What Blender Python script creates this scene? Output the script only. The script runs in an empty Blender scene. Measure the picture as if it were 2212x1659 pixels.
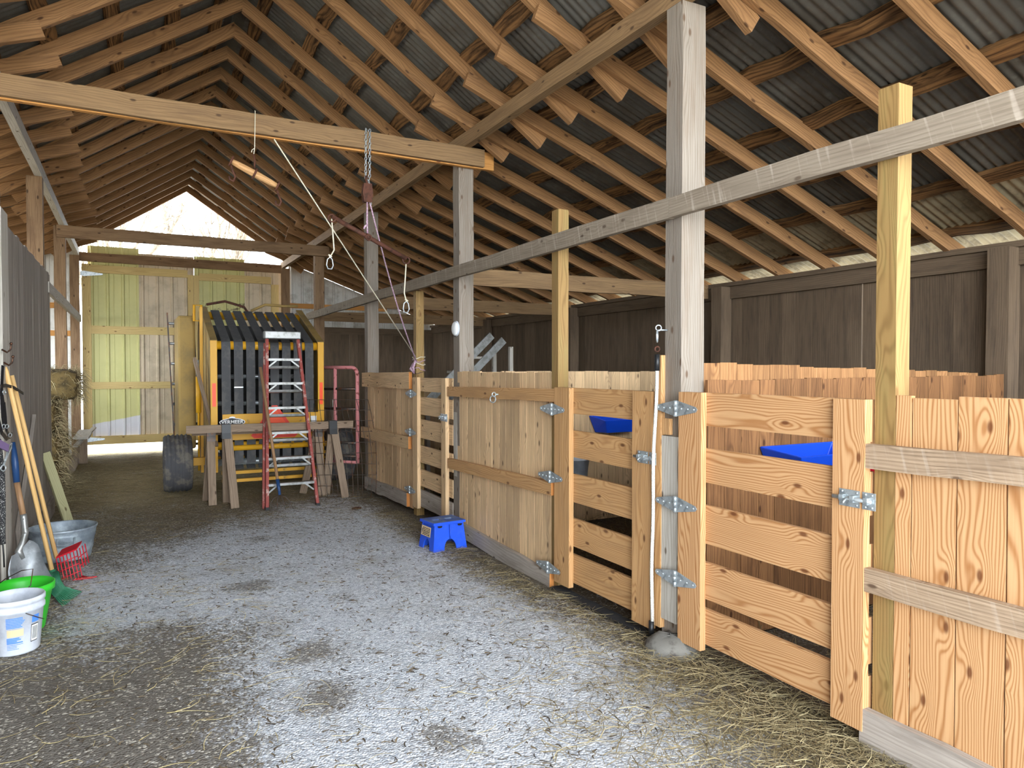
import bpy, math, random
from mathutils import Vector as V, Matrix
random.seed(7)
S = bpy.context.scene
COL = S.collection
# ---------------------------------------------------------------- camera
FPX, CX, CY = 1540.0, 1106.0, 829.5
EYE = 1.6
YAW = math.atan((1106 - 285) / FPX)
PITCH = -math.atan((829.5 - 797) / math.hypot(FPX, 821)) * 1.133
cd = bpy.data.cameras.new('camera'); cam = bpy.data.objects.new('camera', cd); COL.objects.link(cam)
cd.sensor_width = 36.0; cd.lens = FPX / 2212 * 36; cd.clip_start = 0.05; cd.clip_end = 300
cam.location = (0, 0, EYE); cam.rotation_euler = (math.pi / 2 + PITCH, 0, -YAW)
S.camera = cam
# ---------------------------------------------------------------- light
S.view_settings.view_transform = 'Standard'; S.view_settings.look = 'None'
S.view_settings.gamma = 1.0; S.view_settings.use_curve_mapping = False
S.view_settings.exposure = 2.85
W = bpy.data.worlds.new('sky'); S.world = W; W.use_nodes = True
wn = W.node_tree.nodes; wl = W.node_tree.links
bg = wn['Background']; bg.inputs[0].default_value = (0.84, 0.92, 1.0, 1); bg.inputs[1].default_value = 1.9
# hazy sky: brighter low down, brightest behind the camera where the barn is open
_tc = wn.new('ShaderNodeTexCoord'); _sp = wn.new('ShaderNodeSeparateXYZ'); wl.new(_tc.outputs['Generated'], _sp.inputs[0])
def _m(op, a, b, clamp=False):
    x = wn.new('ShaderNodeMath'); x.operation = op; x.use_clamp = clamp
    for i, q in enumerate((a, b)):
        if hasattr(q, 'is_output'): wl.new(q, x.inputs[i])
        else: x.inputs[i].default_value = q
    return x.outputs[0]
_low = _m('POWER', _m('SUBTRACT', 1.0, _m('ABSOLUTE', _sp.outputs[2], 0.0)), 3.0)
_dir = _m('MULTIPLY', _m('ADD', _m('MULTIPLY', _sp.outputs[1], -.9), _m('MULTIPLY', _sp.outputs[0], -.4)), 1.0, True)
wl.new(_m('ADD', 1.15, _m('MULTIPLY', _low, _m('ADD', .7, _m('MULTIPLY', _dir, 2.6)))), bg.inputs[1])
sd = bpy.data.lights.new('sun', 'SUN'); sd.energy = 2.2; sd.color = (1.0, 0.93, 0.82); sd.angle = 0.01
sun = bpy.data.objects.new('sun', sd); COL.objects.link(sun)
sun.rotation_euler = V((0.70, 0.10, -0.85)).to_track_quat('-Z', 'Y').to_euler()

# ---------------------------------------------------------------- helpers
_fw = V((math.sin(YAW) * math.cos(PITCH), math.cos(YAW) * math.cos(PITCH), math.sin(PITCH)))
_rt = V((math.cos(YAW), -math.sin(YAW), 0)); _up = _rt.cross(_fw); _C = V((0, 0, EYE))
def ray(u, v): return _fw * FPX + _rt * (u - CX) - _up * (v - CY)
def px(u, v, x): d = ray(u, v); return _C + d * (x / d.x)
def py(u, v, y): d = ray(u, v); return _C + d * (y / d.y)
def pz(u, v, z=0.0): d = ray(u, v); return _C + d * ((z - EYE) / d.z)
ORD = ('first second third fourth fifth sixth seventh eighth ninth tenth eleventh twelfth thirteenth fourteenth fifteenth sixteenth '
       'seventeenth eighteenth nineteenth twentieth twenty-first twenty-second twenty-third twenty-fourth twenty-fifth twenty-sixth twenty-seventh twenty-eighth twenty-ninth thirtieth').split()
def rnd(a, b): return random.uniform(a, b)

class MB:
    def __init__(s): s.v = []; s.f = []; s.uv = []; s.mi = []; s.sm = []
    def face(s, idx, uvs, m=0, sm=False):
        s.f.append(tuple(idx)); s.uv.extend(uvs); s.mi.append(m); s.sm.append(sm)
    def board(s, a, b, w, t, up=(0, 0, 1), wob=0.0, n=1, m=0, em=None, mit=(0, 0)):
        """plank from a to b; t thick along up, w wide across"""
        a = V(a); b = V(b); d = b - a; L = d.length; d.normalize()
        u = V(up); u = (u - d * u.dot(d)).normalized(); q = d.cross(u)
        if em is None: em = m
        o = len(s.v); ru = rnd(0, 40); rv = rnd(0, 9); nw = 0; cs = []
        for i in range(n + 1):
            f = i / n
            jw = rnd(-wob, wob) if 0 < i < n else 0; jt = rnd(-wob, wob) if 0 < i < n else 0
            j2 = rnd(-wob, wob) * .7 if n > 1 else 0
            c = a + d * (L * f) + q * jw + u * jt
            for sq, su in ((-1, -1), (1, -1), (1, 1), (-1, 1)):
                sh = (mit[0] if i == 0 else mit[1] if i == n else 0) * (su > 0)
                s.v.append(c + q * (sq * (w / 2 + j2)) + u * (su * t / 2) + d * sh)
        per = [0, w, w + t, 2 * w + t, 2 * w + 2 * t]
        for i in range(n):
            for k in range(4):
                A = o + i * 4 + k; B = o + i * 4 + (k + 1) % 4
                u0 = ru + L * i / n; u1 = ru + L * (i + 1) / n
                s.face((A, B, B + 4, A + 4), [(u0, rv + per[k]), (u0, rv + per[k + 1]), (u1, rv + per[k + 1]), (u1, rv + per[k])], m)
        e = o + n * 4
        s.face((o + 3, o + 2, o + 1, o), [(ru, rv + t), (ru + .01, rv + t), (ru + .01, rv), (ru, rv)], em)
        s.face((e, e + 1, e + 2, e + 3), [(ru, rv), (ru + .01, rv), (ru + .01, rv + t), (ru, rv + t)], em)
    def box(s, p, q, m=0, em=None, **k):
        p = V(p); q = V(q); e = q - p; c = (p + q) / 2
        ax = max(range(3), key=lambda i: abs(e[i]))
        a = c.copy(); b = c.copy(); a[ax] = p[ax]; b[ax] = q[ax]
        o = [i for i in range(3) if i != ax]; upv = [0, 0, 0]; upv[o[0]] = 1
        s.board(a, b, abs(e[o[1]]), abs(e[o[0]]), upv, m=m, em=em, **k)
    def tube(s, pts, r, n=8, m=0, cap=True, sm=True, closed=False):
        pts = [V(p) for p in pts]; N = len(pts)
        R = r if isinstance(r, (list, tuple)) else [r] * N
        tang = []
        for i in range(N):
            if closed: t = pts[(i + 1) % N] - pts[i - 1]
            else: t = pts[min(i + 1, N - 1)] - pts[max(i - 1, 0)]
            tang.append(t.normalized())
        t0 = tang[0]; u = t0.orthogonal().normalized(); o = len(s.v); L = 0; ls = []; ru = rnd(0, 30)
        for i in range(N):
            t = tang[i]; u = (u - t * u.dot(t)).normalized(); w = t.cross(u)
            if i: L += (pts[i] - pts[i - 1]).length
            ls.append(L)
            for k in range(n):
                a = 2 * math.pi * k / n
                s.v.append(pts[i] + u * (math.cos(a) * R[i]) + w * (math.sin(a) * R[i]))
        M = N if closed else N - 1
        for i in range(M):
            j = (i + 1) % N
            for k in range(n):
                k2 = (k + 1) % n; c = 6.28 * R[i] / n
                l1 = ls[j] if j else ls[i] + .02
                s.face((o + i * n + k, o + i * n + k2, o + j * n + k2, o + j * n + k),
                       [(ru + ls[i], k * c), (ru + ls[i], (k + 1) * c), (ru + l1, (k + 1) * c), (ru + l1, k * c)], m, sm)
        if cap and not closed:
            s.face([o + k for k in range(n)][::-1], [(ru, 0)] * n, m); e = o + (N - 1) * n
            s.face([e + k for k in range(n)], [(ru, 0)] * n, m)
    def lathe(s, prof, c=(0, 0, 0), mat=None, n=32, m=0, sm=True):
        """prof of (radius, height) turned about the z axis of mat, at c"""
        c = V(c); o = len(s.v); mat = mat or Matrix.Identity(3)
        for r, z in prof:
            for k in range(n):
                a = 2 * math.pi * k / n
                s.v.append(c + mat @ V((r * math.cos(a), r * math.sin(a), z)))
        for i in range(len(prof) - 1):
            for k in range(n):
                k2 = (k + 1) % n
                s.face((o + i * n + k, o + i * n + k2, o + (i + 1) * n + k2, o + (i + 1) * n + k),
                       [(k / n, i * .1), ((k + 1) / n, i * .1), ((k + 1) / n, i * .1 + .1), (k / n, i * .1 + .1)], m, sm)
    def prism(s, poly, o, ua, ub, dep, m=0):
        """polygon of (a, b) in the plane o + a*ua + b*ub, given depth dep"""
        o = V(o); ua = V(ua); ub = V(ub); dep = V(dep); k0 = len(s.v); n = len(poly)
        for a, b in poly: s.v.append(o + ua * a + ub * b)
        for a, b in poly: s.v.append(o + ua * a + ub * b + dep)
        s.face(range(k0, k0 + n), [(a, b) for a, b in poly], m)
        s.face([k0 + n + i for i in range(n)][::-1], [(a, b) for a, b in poly][::-1], m)
        for i in range(n):
            j = (i + 1) % n
            s.face((k0 + j, k0 + i, k0 + n + i, k0 + n + j), [poly[j], poly[i], poly[i], poly[j]], m)
    def sphere(s, c, r, n=12, k=7, m=0, sc=(1, 1, 1)):
        prof = [(max(1e-4, r * math.sin(math.pi * i / k)), -r * math.cos(math.pi * i / k)) for i in range(k + 1)]
        s.lathe(prof, c, Matrix.Diagonal(V(sc)), n, m)
    def build(s, name, mats, parent=None, bevel=0.0):
        if not isinstance(mats, (list, tuple)): mats = [mats]
        lo = V([min(p[i] for p in s.v) for i in range(3)]); hi = V([max(p[i] for p in s.v) for i in range(3)])
        c = (lo + hi) / 2
        me = bpy.data.meshes.new(name); me.from_pydata([p - c for p in s.v], [], s.f)
        for mt in mats: me.materials.append(mt)
        ul = me.uv_layers.new(name='UVMap'); fl = [x for t in s.uv for x in t]
        ul.data.foreach_set('uv', fl)
        me.polygons.foreach_set('material_index', s.mi); me.polygons.foreach_set('use_smooth', s.sm)
        me.update()
        ob = bpy.data.objects.new(name, me); COL.objects.link(ob); ob.location = c
        if parent is not None:
            ob.parent = parent; q = parent; off = V((0, 0, 0))
            while q is not None: off = off + V(q.location); q = q.parent
            ob.location = c - off
        if bevel:
            bv = ob.modifiers.new('bevel', 'BEVEL'); bv.width = bevel; bv.segments = 2; bv.limit_method = 'ANGLE'
        return ob
def tag(o, label, cat, group=None, kind=None):
    o['label'] = label; o['category'] = cat
    if group: o['group'] = group
    if kind: o['kind'] = kind
    return o
def thing(name, label, cat, loc, group=None):
    o = bpy.data.objects.new(name, None); COL.objects.link(o); o.location = loc; o.empty_display_size = .1
    return tag(o, label, cat, group)
def struct(o): o['kind'] = 'structure'; return o
def B(a, b, w, t, up=(0, 0, 1), **k): mb = MB(); mb.board(a, b, w, t, up, **k); return mb
def BX(p, q, **k): mb = MB(); mb.box(p, q, **k); return mb
def T(pts, r, **k): mb = MB(); mb.tube(pts, r, **k); return mb
def rotm(axis_z):
    """3x3 whose z axis is axis_z"""
    return V(axis_z).to_track_quat('Z', 'Y').to_matrix()
def ringpts(c, r, axis, n=16):
    m = rotm(axis); c = V(c)
    return [c + m @ V((r * math.cos(2 * math.pi * i / n), r * math.sin(2 * math.pi * i / n), 0)) for i in range(n)]

# ---------------------------------------------------------------- materials
def lin(h):
    o = []
    for i in (0, 2, 4):
        c = int(h[i:i + 2], 16) / 255
        o.append(c / 12.92 if c <= .04045 else ((c + .055) / 1.055) ** 2.4)
    return (*o, 1)
class NT:
    def __init__(s, name):
        s.m = bpy.data.materials.new(name); s.m.use_nodes = True
        s.n = s.m.node_tree.nodes; s.l = s.m.node_tree.links; s.b = s.n['Principled BSDF']
    def put(s, inp, v):
        if hasattr(v, 'is_output'): s.l.new(v, inp)
        else: inp.default_value = v
    def math(s, op, a, b=0.0, c=0.0, clamp=False):
        x = s.n.new('ShaderNodeMath'); x.operation = op; x.use_clamp = clamp
        s.put(x.inputs[0], a); s.put(x.inputs[1], b); s.put(x.inputs[2], c); return x.outputs[0]
    def mix(s, f, a, b, mode='MIX'):
        x = s.n.new('ShaderNodeMix'); x.data_type = 'RGBA'; x.blend_type = mode
        s.put(x.inputs[0], f); s.put(x.inputs[6], a); s.put(x.inputs[7], b); return x.outputs[2]
    def noise(s, vec, scale, detail=3, rough=.5, dim='3D'):
        x = s.n.new('ShaderNodeTexNoise'); s.put(x.inputs['Vector'], vec)
        x.inputs['Scale'].default_value = scale; x.inputs['Detail'].default_value = detail; x.inputs['Roughness'].default_value = rough
        return x.outputs['Fac']
    def voro(s, vec, scale, out='Distance'):
        x = s.n.new('ShaderNodeTexVoronoi'); x.voronoi_dimensions = '2D'; s.put(x.inputs['Vector'], vec); x.inputs['Scale'].default_value = scale; return x.outputs[out]
    def comb(s, x, y, z=0.0):
        c = s.n.new('ShaderNodeCombineXYZ'); s.put(c.inputs[0], x); s.put(c.inputs[1], y); s.put(c.inputs[2], z); return c.outputs[0]
    def sep(s, v):
        c = s.n.new('ShaderNodeSeparateXYZ'); s.l.new(v, c.inputs[0]); return c.outputs
    def step(s, x, lo, hi):
        r = s.n.new('ShaderNodeMapRange'); r.interpolation_type = 'SMOOTHSTEP'
        s.put(r.inputs[0], x); r.inputs[1].default_value = lo; r.inputs[2].default_value = hi; return r.outputs[0]
    def uv(s): x = s.n.new('ShaderNodeUVMap'); x.uv_map = 'UVMap'; return s.sep(x.outputs[0])
    def pos(s): return s.n.new('ShaderNodeNewGeometry').outputs['Position']
    def island(s): return s.n.new('ShaderNodeNewGeometry').outputs['Random Per Island']
    def bump(s, h, strength, dist=.01):
        x = s.n.new('ShaderNodeBump'); x.inputs['Strength'].default_value = strength; x.inputs['Distance'].default_value = dist
        s.l.new(h, x.inputs['Height']); s.l.new(x.outputs[0], s.b.inputs['Normal'])
    def out(s, col, rough=.7, metal=0.0, spec=.3):
        s.put(s.b.inputs['Base Color'], col); s.put(s.b.inputs['Roughness'], rough); s.put(s.b.inputs['Metallic'], metal)
        s.b.inputs['Specular IOR Level'].default_value = spec; return s.m
def wood(name, light, dark, freq=55, amp=5.0, rings=.55, fibre=.4, knots=1.0, knotcol='4a2c1a', var=.22, grime=None, gamt=.5, rough=.75, bump=.35, saw=0.0):
    t = NT(name); u, v, _ = t.uv(); R = t.island()
    off = t.math('MULTIPLY', R, 57.0)
    n1 = t.noise(t.comb(t.math('MULTIPLY_ADD', u, .55, off), t.math('MULTIPLY', v, 4.0), off), 1.5, 2, .45)
    kd = t.voro(t.comb(t.math('MULTIPLY_ADD', u, 1.7, off), t.math('MULTIPLY', v, 3.9), 0.0), 1.35)
    near = t.math('SUBTRACT', 1.0, t.step(kd, .03, .30))
    ph = t.math('MULTIPLY_ADD', v, freq, t.math('MULTIPLY', n1, amp * 2.6))
    ph = t.math('MULTIPLY_ADD', near, 2.2 * knots, ph)
    ring = t.math('MULTIPLY_ADD', t.math('SINE', t.math('MULTIPLY', ph, 6.283)), .5, .5)
    ring = t.math('POWER', ring, 2.2)
    fb = t.noise(t.comb(t.math('MULTIPLY_ADD', u, 3.0, off), t.math('MULTIPLY', v, 160.0), off), 1.0, 4, .6)
    f = t.math('ADD', t.math('MULTIPLY', ring, rings), t.math('MULTIPLY', t.math('SUBTRACT', fb, .38), fibre * 2.4), clamp=True)
    col = t.mix(f, lin(light), lin(dark))
    if knots > 0:
        k = t.math('SUBTRACT', 1.0, t.step(kd, .025, .06 + .02 * knots))
        col = t.mix(t.math('MULTIPLY', k, .85), col, lin(knotcol))
    h = t.math('ADD', t.math('MULTIPLY', fb, .6), t.math('MULTIPLY', ring, .25))
    if saw:
        sw = t.noise(t.comb(t.math('MULTIPLY_ADD', u, 42.0, t.math('MULTIPLY', v, 11.0)), t.math('MULTIPLY', v, 3.0), off), 1.0, 2, .5)
        col = t.mix(t.math('MULTIPLY', t.step(sw, .55, .75), saw), col, lin('c2b4a4')); h = t.math('ADD', h, t.math('MULTIPLY', sw, .8))
    if grime:
        g = t.noise(t.comb(t.math('MULTIPLY_ADD', u, 1.3, off), t.math('MULTIPLY', v, 9.0), off), 1.6, 5, .65)
        col = t.mix(t.math('MULTIPLY', t.step(g, .42, .72), gamt), col, lin(grime))
    val = t.math('MULTIPLY_ADD', R, var * 2, 1.0 - var)
    x = t.n.new('ShaderNodeHueSaturation'); t.put(x.inputs['Value'], val); t.put(x.inputs['Color'], col)
    t.bump(h, bump, .004)
    return t.out(x.outputs[0], rough, 0, .2)
def plain(name, c, rough=.5, metal=0.0, c2=None, scale=8, lo=.45, hi=.65, spec=.4, amt=1.0, bump=0.0):
    t = NT(name)
    col = lin(c)
    if c2:
        tc = t.n.new('ShaderNodeTexCoord').outputs['Object']
        nz = t.noise(tc, scale, 6, .65)
        col = t.mix(t.math('MULTIPLY', t.step(nz, lo, hi), amt), col, lin(c2))
        if bump: t.bump(nz, bump, .01)
    return t.out(col, rough, metal, spec)
M = {}
M['rafter'] = wood('rafter_wood', '9c754e', '64472e', 45, 3.5, .4, .5, .5, '3a2415', .2, '5f4530', .45, .8, .4)
M['purlin'] = wood('bark_purlin_wood', '8a6640', '2b1a10', 30, 2.2, .55, .6, .4, '1a0f08', .3, '1c110a', 1.0, .85, .6)
M['beam'] = wood('old_beam_wood', '8f7352', '5a4530', 50, 3, .3, .55, .4, '3a2a1e', .1, '5a4636', .4, .8, .4)
M['post'] = wood('weathered_post_wood', '8d8377', '60564b', 60, 3, .35, .6, .6, '54402f', .1, '6f5a48', .35, .8, .5)
M['postdark'] = wood('dark_post_wood', '8d7256', '533d2a', 60, 3, .3, .5, .4, '2e2016', .1, '4a3424', .5, .8, .4)
M['greybeam'] = wood('grey_weathered_rail_wood', '938675', '5f5244', 60, 2.5, .25, .5, .4, '4b3d30', .12, '6d5e4f', .4, .8, .5, saw=.45)
M['silver'] = wood('silver_weathered_wood', 'b9b3a8', '847b6e', 55, 2.5, .3, .5, .3, '57493b', .1, '847868', .3, .8, .4)
M['wallgrey'] = wood('grey_wall_plank_wood', '988e84', '6d625a', 60, 2, .25, .55, 0, '3c342c', .16, '504740', .4, .85, .35)
M['walldark'] = wood('dark_barn_wall_wood', '6c5b49', '44372a', 50, 2, .25, .55, 0, '2a211b', .18, '3b312a', .5, .85, .35)
M['pine'] = wood('fresh_pine_wood', 'c89d70', '9a6538', 62, 5.5, .74, .24, 1.0, '5f3218', .10, None, 0, .6, .2)
M['pineworn'] = wood('worn_pine_wood', 'c49a6a', '956538', 58, 4.5, .5, .3, .9, '55301a', .12, '87674a', .35, .65, .25)
M['pineold'] = wood('dusty_plank_wood', 'd8b78c', 'a08060', 52, 3.5, .42, .4, .8, '47301f', .26, '87715a', .4, .7, .3)
M['chewed'] = wood('chewed_stall_wood', 'a67a50', '6e472b', 45, 3.5, .42, .35, .6, '3a2012', .2, '573a24', .5, .75, .3)
M['treated'] = wood('treated_post_wood', '917347', '6a502d', 62, 6, .55, .2, .9, '6a4a26', .06, '8f8a54', .25, .6, .2)
M['greenwood'] = wood('green_treated_wood', 'a9a37c', '7c7a56', 60, 4, .4, .3, .5, '55482a', .08, None, 0, .65, .2)
M['cut'] = wood('fresh_cut_end_wood', 'd08c4e', 'b06d36', 90, 3, .4, .3, 0, '5f3218', .1)
M['kick'] = wood('muddy_kick_board_wood', 'aca196', '7a7067', 45, 2, .25, .5, .3, '4d433a', .1, '655b51', .5, .85, .4)
M['sawwood'] = wood('sawhorse_wood', '94806c', '5f4e3f', 50, 3, .35, .5, .5, '3c2c20', .16, '5a4a3c', .4, .8, .3)
M['handle'] = wood('tool_handle_wood', 'dcb478', 'b98a4e', 50, 3, .4, .2, 0, '6a4a26', .05, None, 0, .45, .1)
M['oldhandle'] = wood('worn_tool_handle_wood', '9a7858', '6b4c34', 50, 3, .4, .3, 0, '6a4a26', .05, None, 0, .5, .1)
def roofmat():
    t = NT('galvanised_roof_metal'); p = t.pos()
    n = t.noise(p, 1.4, 6, .7); n2 = t.noise(p, 14, 4, .6)
    col = t.mix(t.step(n, .4, .7), lin('6a6760'), lin('524b42')); col = t.mix(t.math('MULTIPLY', t.step(n2, .55, .75), .4), col, lin('86837a'))
    return t.out(col, .5, .35)
M['roof'] = roofmat()
M['lightroof'] = plain('pale_roof_metal', '9c9076', .55, .3, '766a54', 6)
M['gable'] = plain('grey_gable_metal', 'b9b6ae', .45, .35, '9d978c', 3)
M['girt'] = wood('gable_girt_wood', 'c08a4e', '93622f', 50, 3, .4, .3, .4, '5f3218', .1)
M['galv'] = plain('zinc_hardware', 'b9c0c2', .35, .6, '8f969a', 30)
M['tub'] = plain('galvanised_tub_metal', 'a3adb3', .5, .3, '79828a', 7, .4, .65)
M['alu'] = plain('aluminium', '8f8f8c', .42, .6, '767570', 12)
M['rust'] = plain('rusty_iron', '5c382a', .8, .3, '3f281e', 20)
M['iron'] = plain('dark_iron', '55504c', .5, .8, '6e4a34', 15)
M['blackplastic'] = plain('black_plastic', '1b1b1c', .45)
M['leather'] = plain('black_leather', '19191b', .5)
M['blue'] = plain('blue_plastic', '1d50d0', .4, 0, '3d63c4', 10, .45, .7, amt=.6)
M['bluedusty'] = plain('dusty_blue_plastic', '6f7f9a', .75, 0, '4a62a0', 9, .4, .6)
M['feeder'] = plain('blue_feeder_plastic', '1648c8', .35)
M['whiteplastic'] = plain('white_bucket_plastic', 'd0d4dc', .4, 0, 'b6bbc5', 4)
M['white'] = plain('white_enamel', 'e6e6e4', .35)
M['green'] = plain('green_bucket_plastic', '38c030', .4)
M['rakegreen'] = plain('green_rake_plastic', '2c6a4c', .5, 0, '4a8064', 12)
M['red'] = plain('red_fork_plastic', 'c01c2c', .4)
M['ladderred'] = plain('faded_red_fibreglass', '93423a', .65, 0, 'b99a8e', 12, .52, .64)
M['pink'] = plain('faded_red_gate_paint', 'cf8484', .6, 0, '7a3428', 16, .56, .66)
M['yellow'] = plain('baler_yellow_paint', 'd8a020', .5, 0, '8a6a2c', 9, .6, .74)
M['dustyyellow'] = plain('dusty_yellow_paint', '9c8048', .75, 0, '857046', 4, .4, .65)
M['belt'] = plain('baler_belt_rubber', '4a4a4b', .75, 0, '5a5855', 8)
M['dark'] = plain('baler_inner_shade', '191715', .8)
M['rubber'] = plain('tyre_rubber', '4b4a4c', .8, 0, '6d675e', 7, .48, .62)
M['smv'] = plain('orange_reflector', 'ff5418', .45)
M['smvred'] = plain('red_reflector', 'f03a18', .4)
M['labelwhite'] = plain('white_print', 'eeeeea', .5)
M['labelblack'] = plain('black_print', '141414', .5)
M['labelblue'] = plain('blue_print', '4f86d8', .5)
M['labeltan'] = plain('tan_print', 'd9bf97', .5)
M['rope'] = plain('cream_rope', 'd3cbb4', .85)
M['whiterope'] = plain('white_braided_rope', 'dedad0', .85, 0, 'a09a8c', 160, .5, .6)
M['purplerope'] = plain('faded_purple_rope', 'a07a92', .85, 0, 'd5c3c4', 90)
M['blackrope'] = plain('black_white_braid', '1e1e20', .8, 0, 'b5b3ae', 150, .56, .6)
M['purple'] = plain('lilac_nylon', '8e74a8', .6)
M['concrete'] = plain('concrete_footing', '75726b', .95, 0, '4f4a44', 9, bump=.5)
M['mat'] = plain('black_rubber_mat', '2b2b2d', .85)
M['navy'] = plain('navy_paint', '1f3f6a', .45)
M['salt'] = plain('brown_salt_block', '8a4a34', .7)
M['doorgreen'] = None
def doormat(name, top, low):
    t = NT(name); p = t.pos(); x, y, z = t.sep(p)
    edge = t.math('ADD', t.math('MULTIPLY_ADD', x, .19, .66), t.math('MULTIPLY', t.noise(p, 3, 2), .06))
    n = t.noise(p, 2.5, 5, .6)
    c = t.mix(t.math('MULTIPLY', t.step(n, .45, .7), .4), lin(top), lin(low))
    c = t.mix(t.step(t.math('SUBTRACT', z, edge), -.01, .01), lin('c9c6c8'), c)  # pale foot of the panel: a sunlit patch painted into the colour
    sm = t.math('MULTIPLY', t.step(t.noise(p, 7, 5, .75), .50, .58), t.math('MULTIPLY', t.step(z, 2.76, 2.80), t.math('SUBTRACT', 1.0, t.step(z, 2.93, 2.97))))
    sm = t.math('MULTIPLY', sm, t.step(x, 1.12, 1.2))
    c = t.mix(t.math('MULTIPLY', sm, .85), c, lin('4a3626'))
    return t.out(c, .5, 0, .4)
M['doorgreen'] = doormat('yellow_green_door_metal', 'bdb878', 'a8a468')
M['doortan'] = plain('tan_door_metal', 'c0ae92', .5, 0, 'aa9a80', 3)
M['doorwood'] = wood('pale_treated_door_wood', 'c9b078', '9c8450', 50, 3.5, .4, .3, .6, '5a3c20', .08)
M['hay'] = None
def haymat(name, a, b):
    t = NT(name); R = t.island(); return t.out(t.mix(R, lin(a), lin(b)), .7, 0, .3)
M['hay'] = haymat('dry_hay', 'bbac84', '5f5339')
M['haydark'] = haymat('trampled_hay', '94835e', '453b28')
M['haypale'] = haymat('pale_straw', 'dccb94', '98875a')
M['balecore'] = plain('bale_core', '6a5833', .9, 0, '463a22', 14, bump=.6)
def floormat():
    t = NT('crushed_stone_and_dirt'); p = t.pos(); x, y, z = t.sep(p)
    big = t.noise(p, .95, 6, .68); mid = t.noise(p, 3.2, 5, .6)
    # trampled dirt: front left of the aisle, along both sides, and at the back
    fl = t.math('MULTIPLY', t.math('SUBTRACT', 1.0, t.step(t.math('MULTIPLY_ADD', y, -.16, x), -.55, .45)), t.math('SUBTRACT', 1.0, t.step(y, 4.4, 5.4)))
    bk = t.step(t.math('MULTIPLY_ADD', x, -.9, y), 5.6, 8.2)
    ls = t.math('SUBTRACT', 1.0, t.step(x, -.65, -.1))
    rs = t.math('MULTIPLY', t.step(x, 2.0, 2.75), 1.0)
    d = t.math('MAXIMUM', t.math('MAXIMUM', fl, bk), t.math('MAXIMUM', ls, rs))
    vn = t.n.new('ShaderNodeTexVoronoi'); t.l.new(p, vn.inputs['Vector']); vn.inputs['Scale'].default_value = 85
    cr = t.sep(vn.outputs['Color'])[0]; cr2 = t.sep(vn.outputs['Color'])[1]
    fine = t.math('MULTIPLY_ADD', t.noise(p, 11, 5, .7), .9, -.45)
    m = t.math('ADD', t.math('ADD', d, t.math('MULTIPLY_ADD', big, 1.5, t.math('MULTIPLY_ADD', mid, .5, -1.02))), fine)
    m = t.step(t.math('MULTIPLY_ADD', cr2, .5, m), .50, 1.02)
    def spot(cx, cy, r):
        dx = t.math('SUBTRACT', x, cx); dy = t.math('SUBTRACT', y, cy)
        q = t.math('SQRT', t.math('ADD', t.math('MULTIPLY', dx, dx), t.math('MULTIPLY', dy, dy)))
        q = t.math('ADD', q, t.math('MULTIPLY_ADD', mid, .6, -.3)); q = t.math('ADD', q, t.math('MULTIPLY_ADD', cr2, .12, t.math('MULTIPLY', fine, .25)))
        return t.math('SUBTRACT', 1.0, t.step(q, r * .4, r * 1.1))
    for cx, cy, r in SPOTS: m = t.math('MAXIMUM', m, t.math('MULTIPLY', spot(cx, cy, r), .85))
    stone = t.mix(cr, lin('a3a9b2'), lin('eef1f6'))
    stone = t.mix(t.math('MULTIPLY', t.step(mid, .45, .7), .35), stone, lin('a4a3a0'))
    dirt = t.mix(t.noise(p, 40, 4, .7), lin('57524c'), lin('8d877e'))
    back = t.step(y, 7.0, 11.0)
    dirt = t.mix(back, dirt, t.mix(t.noise(p, 22, 4, .7), lin('675940'), lin('a39168')))
    fleck = t.math('MULTIPLY', t.step(cr, .84, .94), t.math('SUBTRACT', .75, t.math('MULTIPLY', back, .6)))
    dirt = t.mix(fleck, dirt, lin('d8d2c4'))
    dirt = t.mix(t.math('MULTIPLY', t.step(x, 2.2, 2.8), .75), dirt, t.mix(t.noise(p, 18, 4, .7), lin('2c251d'), lin('6a5a44')))
    col = t.mix(m, stone, dirt)
    t.bump(t.math('ADD', t.math('MULTIPLY', vn.outputs['Distance'], -1.0), t.math('MULTIPLY', t.noise(p, 30, 4, .6), .8)), .5, .012)
    return t.out(col, .92, 0, .15)
SPOTS = [(*pz(540, 1265)[:2], .26), (*pz(745, 1288)[:2], .16), (*pz(430, 1240)[:2], .12), (*pz(560, 1165)[:2], .2), (*pz(690, 1410)[:2], .3), (*pz(700, 1500)[:2], .3), (*pz(1290, 1380)[:2], .16), (*pz(960, 1590)[:2], .22), (2.5, 1.75, .75), (2.25, 1.9, .5), (2.6, 2.5, .4)]
M['floor'] = floormat()
M['outground'] = plain('dry_outdoor_ground', 'bfbbb0', .95, 0, 'a49d8a', 2)
M['bark'] = plain('pale_bark', '75695a', .9, 0, '5b5042', 8)
M['railold'] = wood('rough_rail_wood', 'ab9379', '6f5945', 55, 3, .35, .6, .6, '4b3626', .1, '5f4c3c', .45, .8, .5, saw=.25)
M['scoopalu'] = plain('dull_aluminium', '9b9ea0', .5, .55, '7d8082', 9)
M['chewedlow'] = wood('chewed_brown_stall_wood', '8d6440', '573922', 45, 3.5, .42, .35, .6, '3a2012', .22, '42291a', .5, .75, .3)
M['chaff'] = haymat('dark_chaff', '6f614c', '3a332a')
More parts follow.
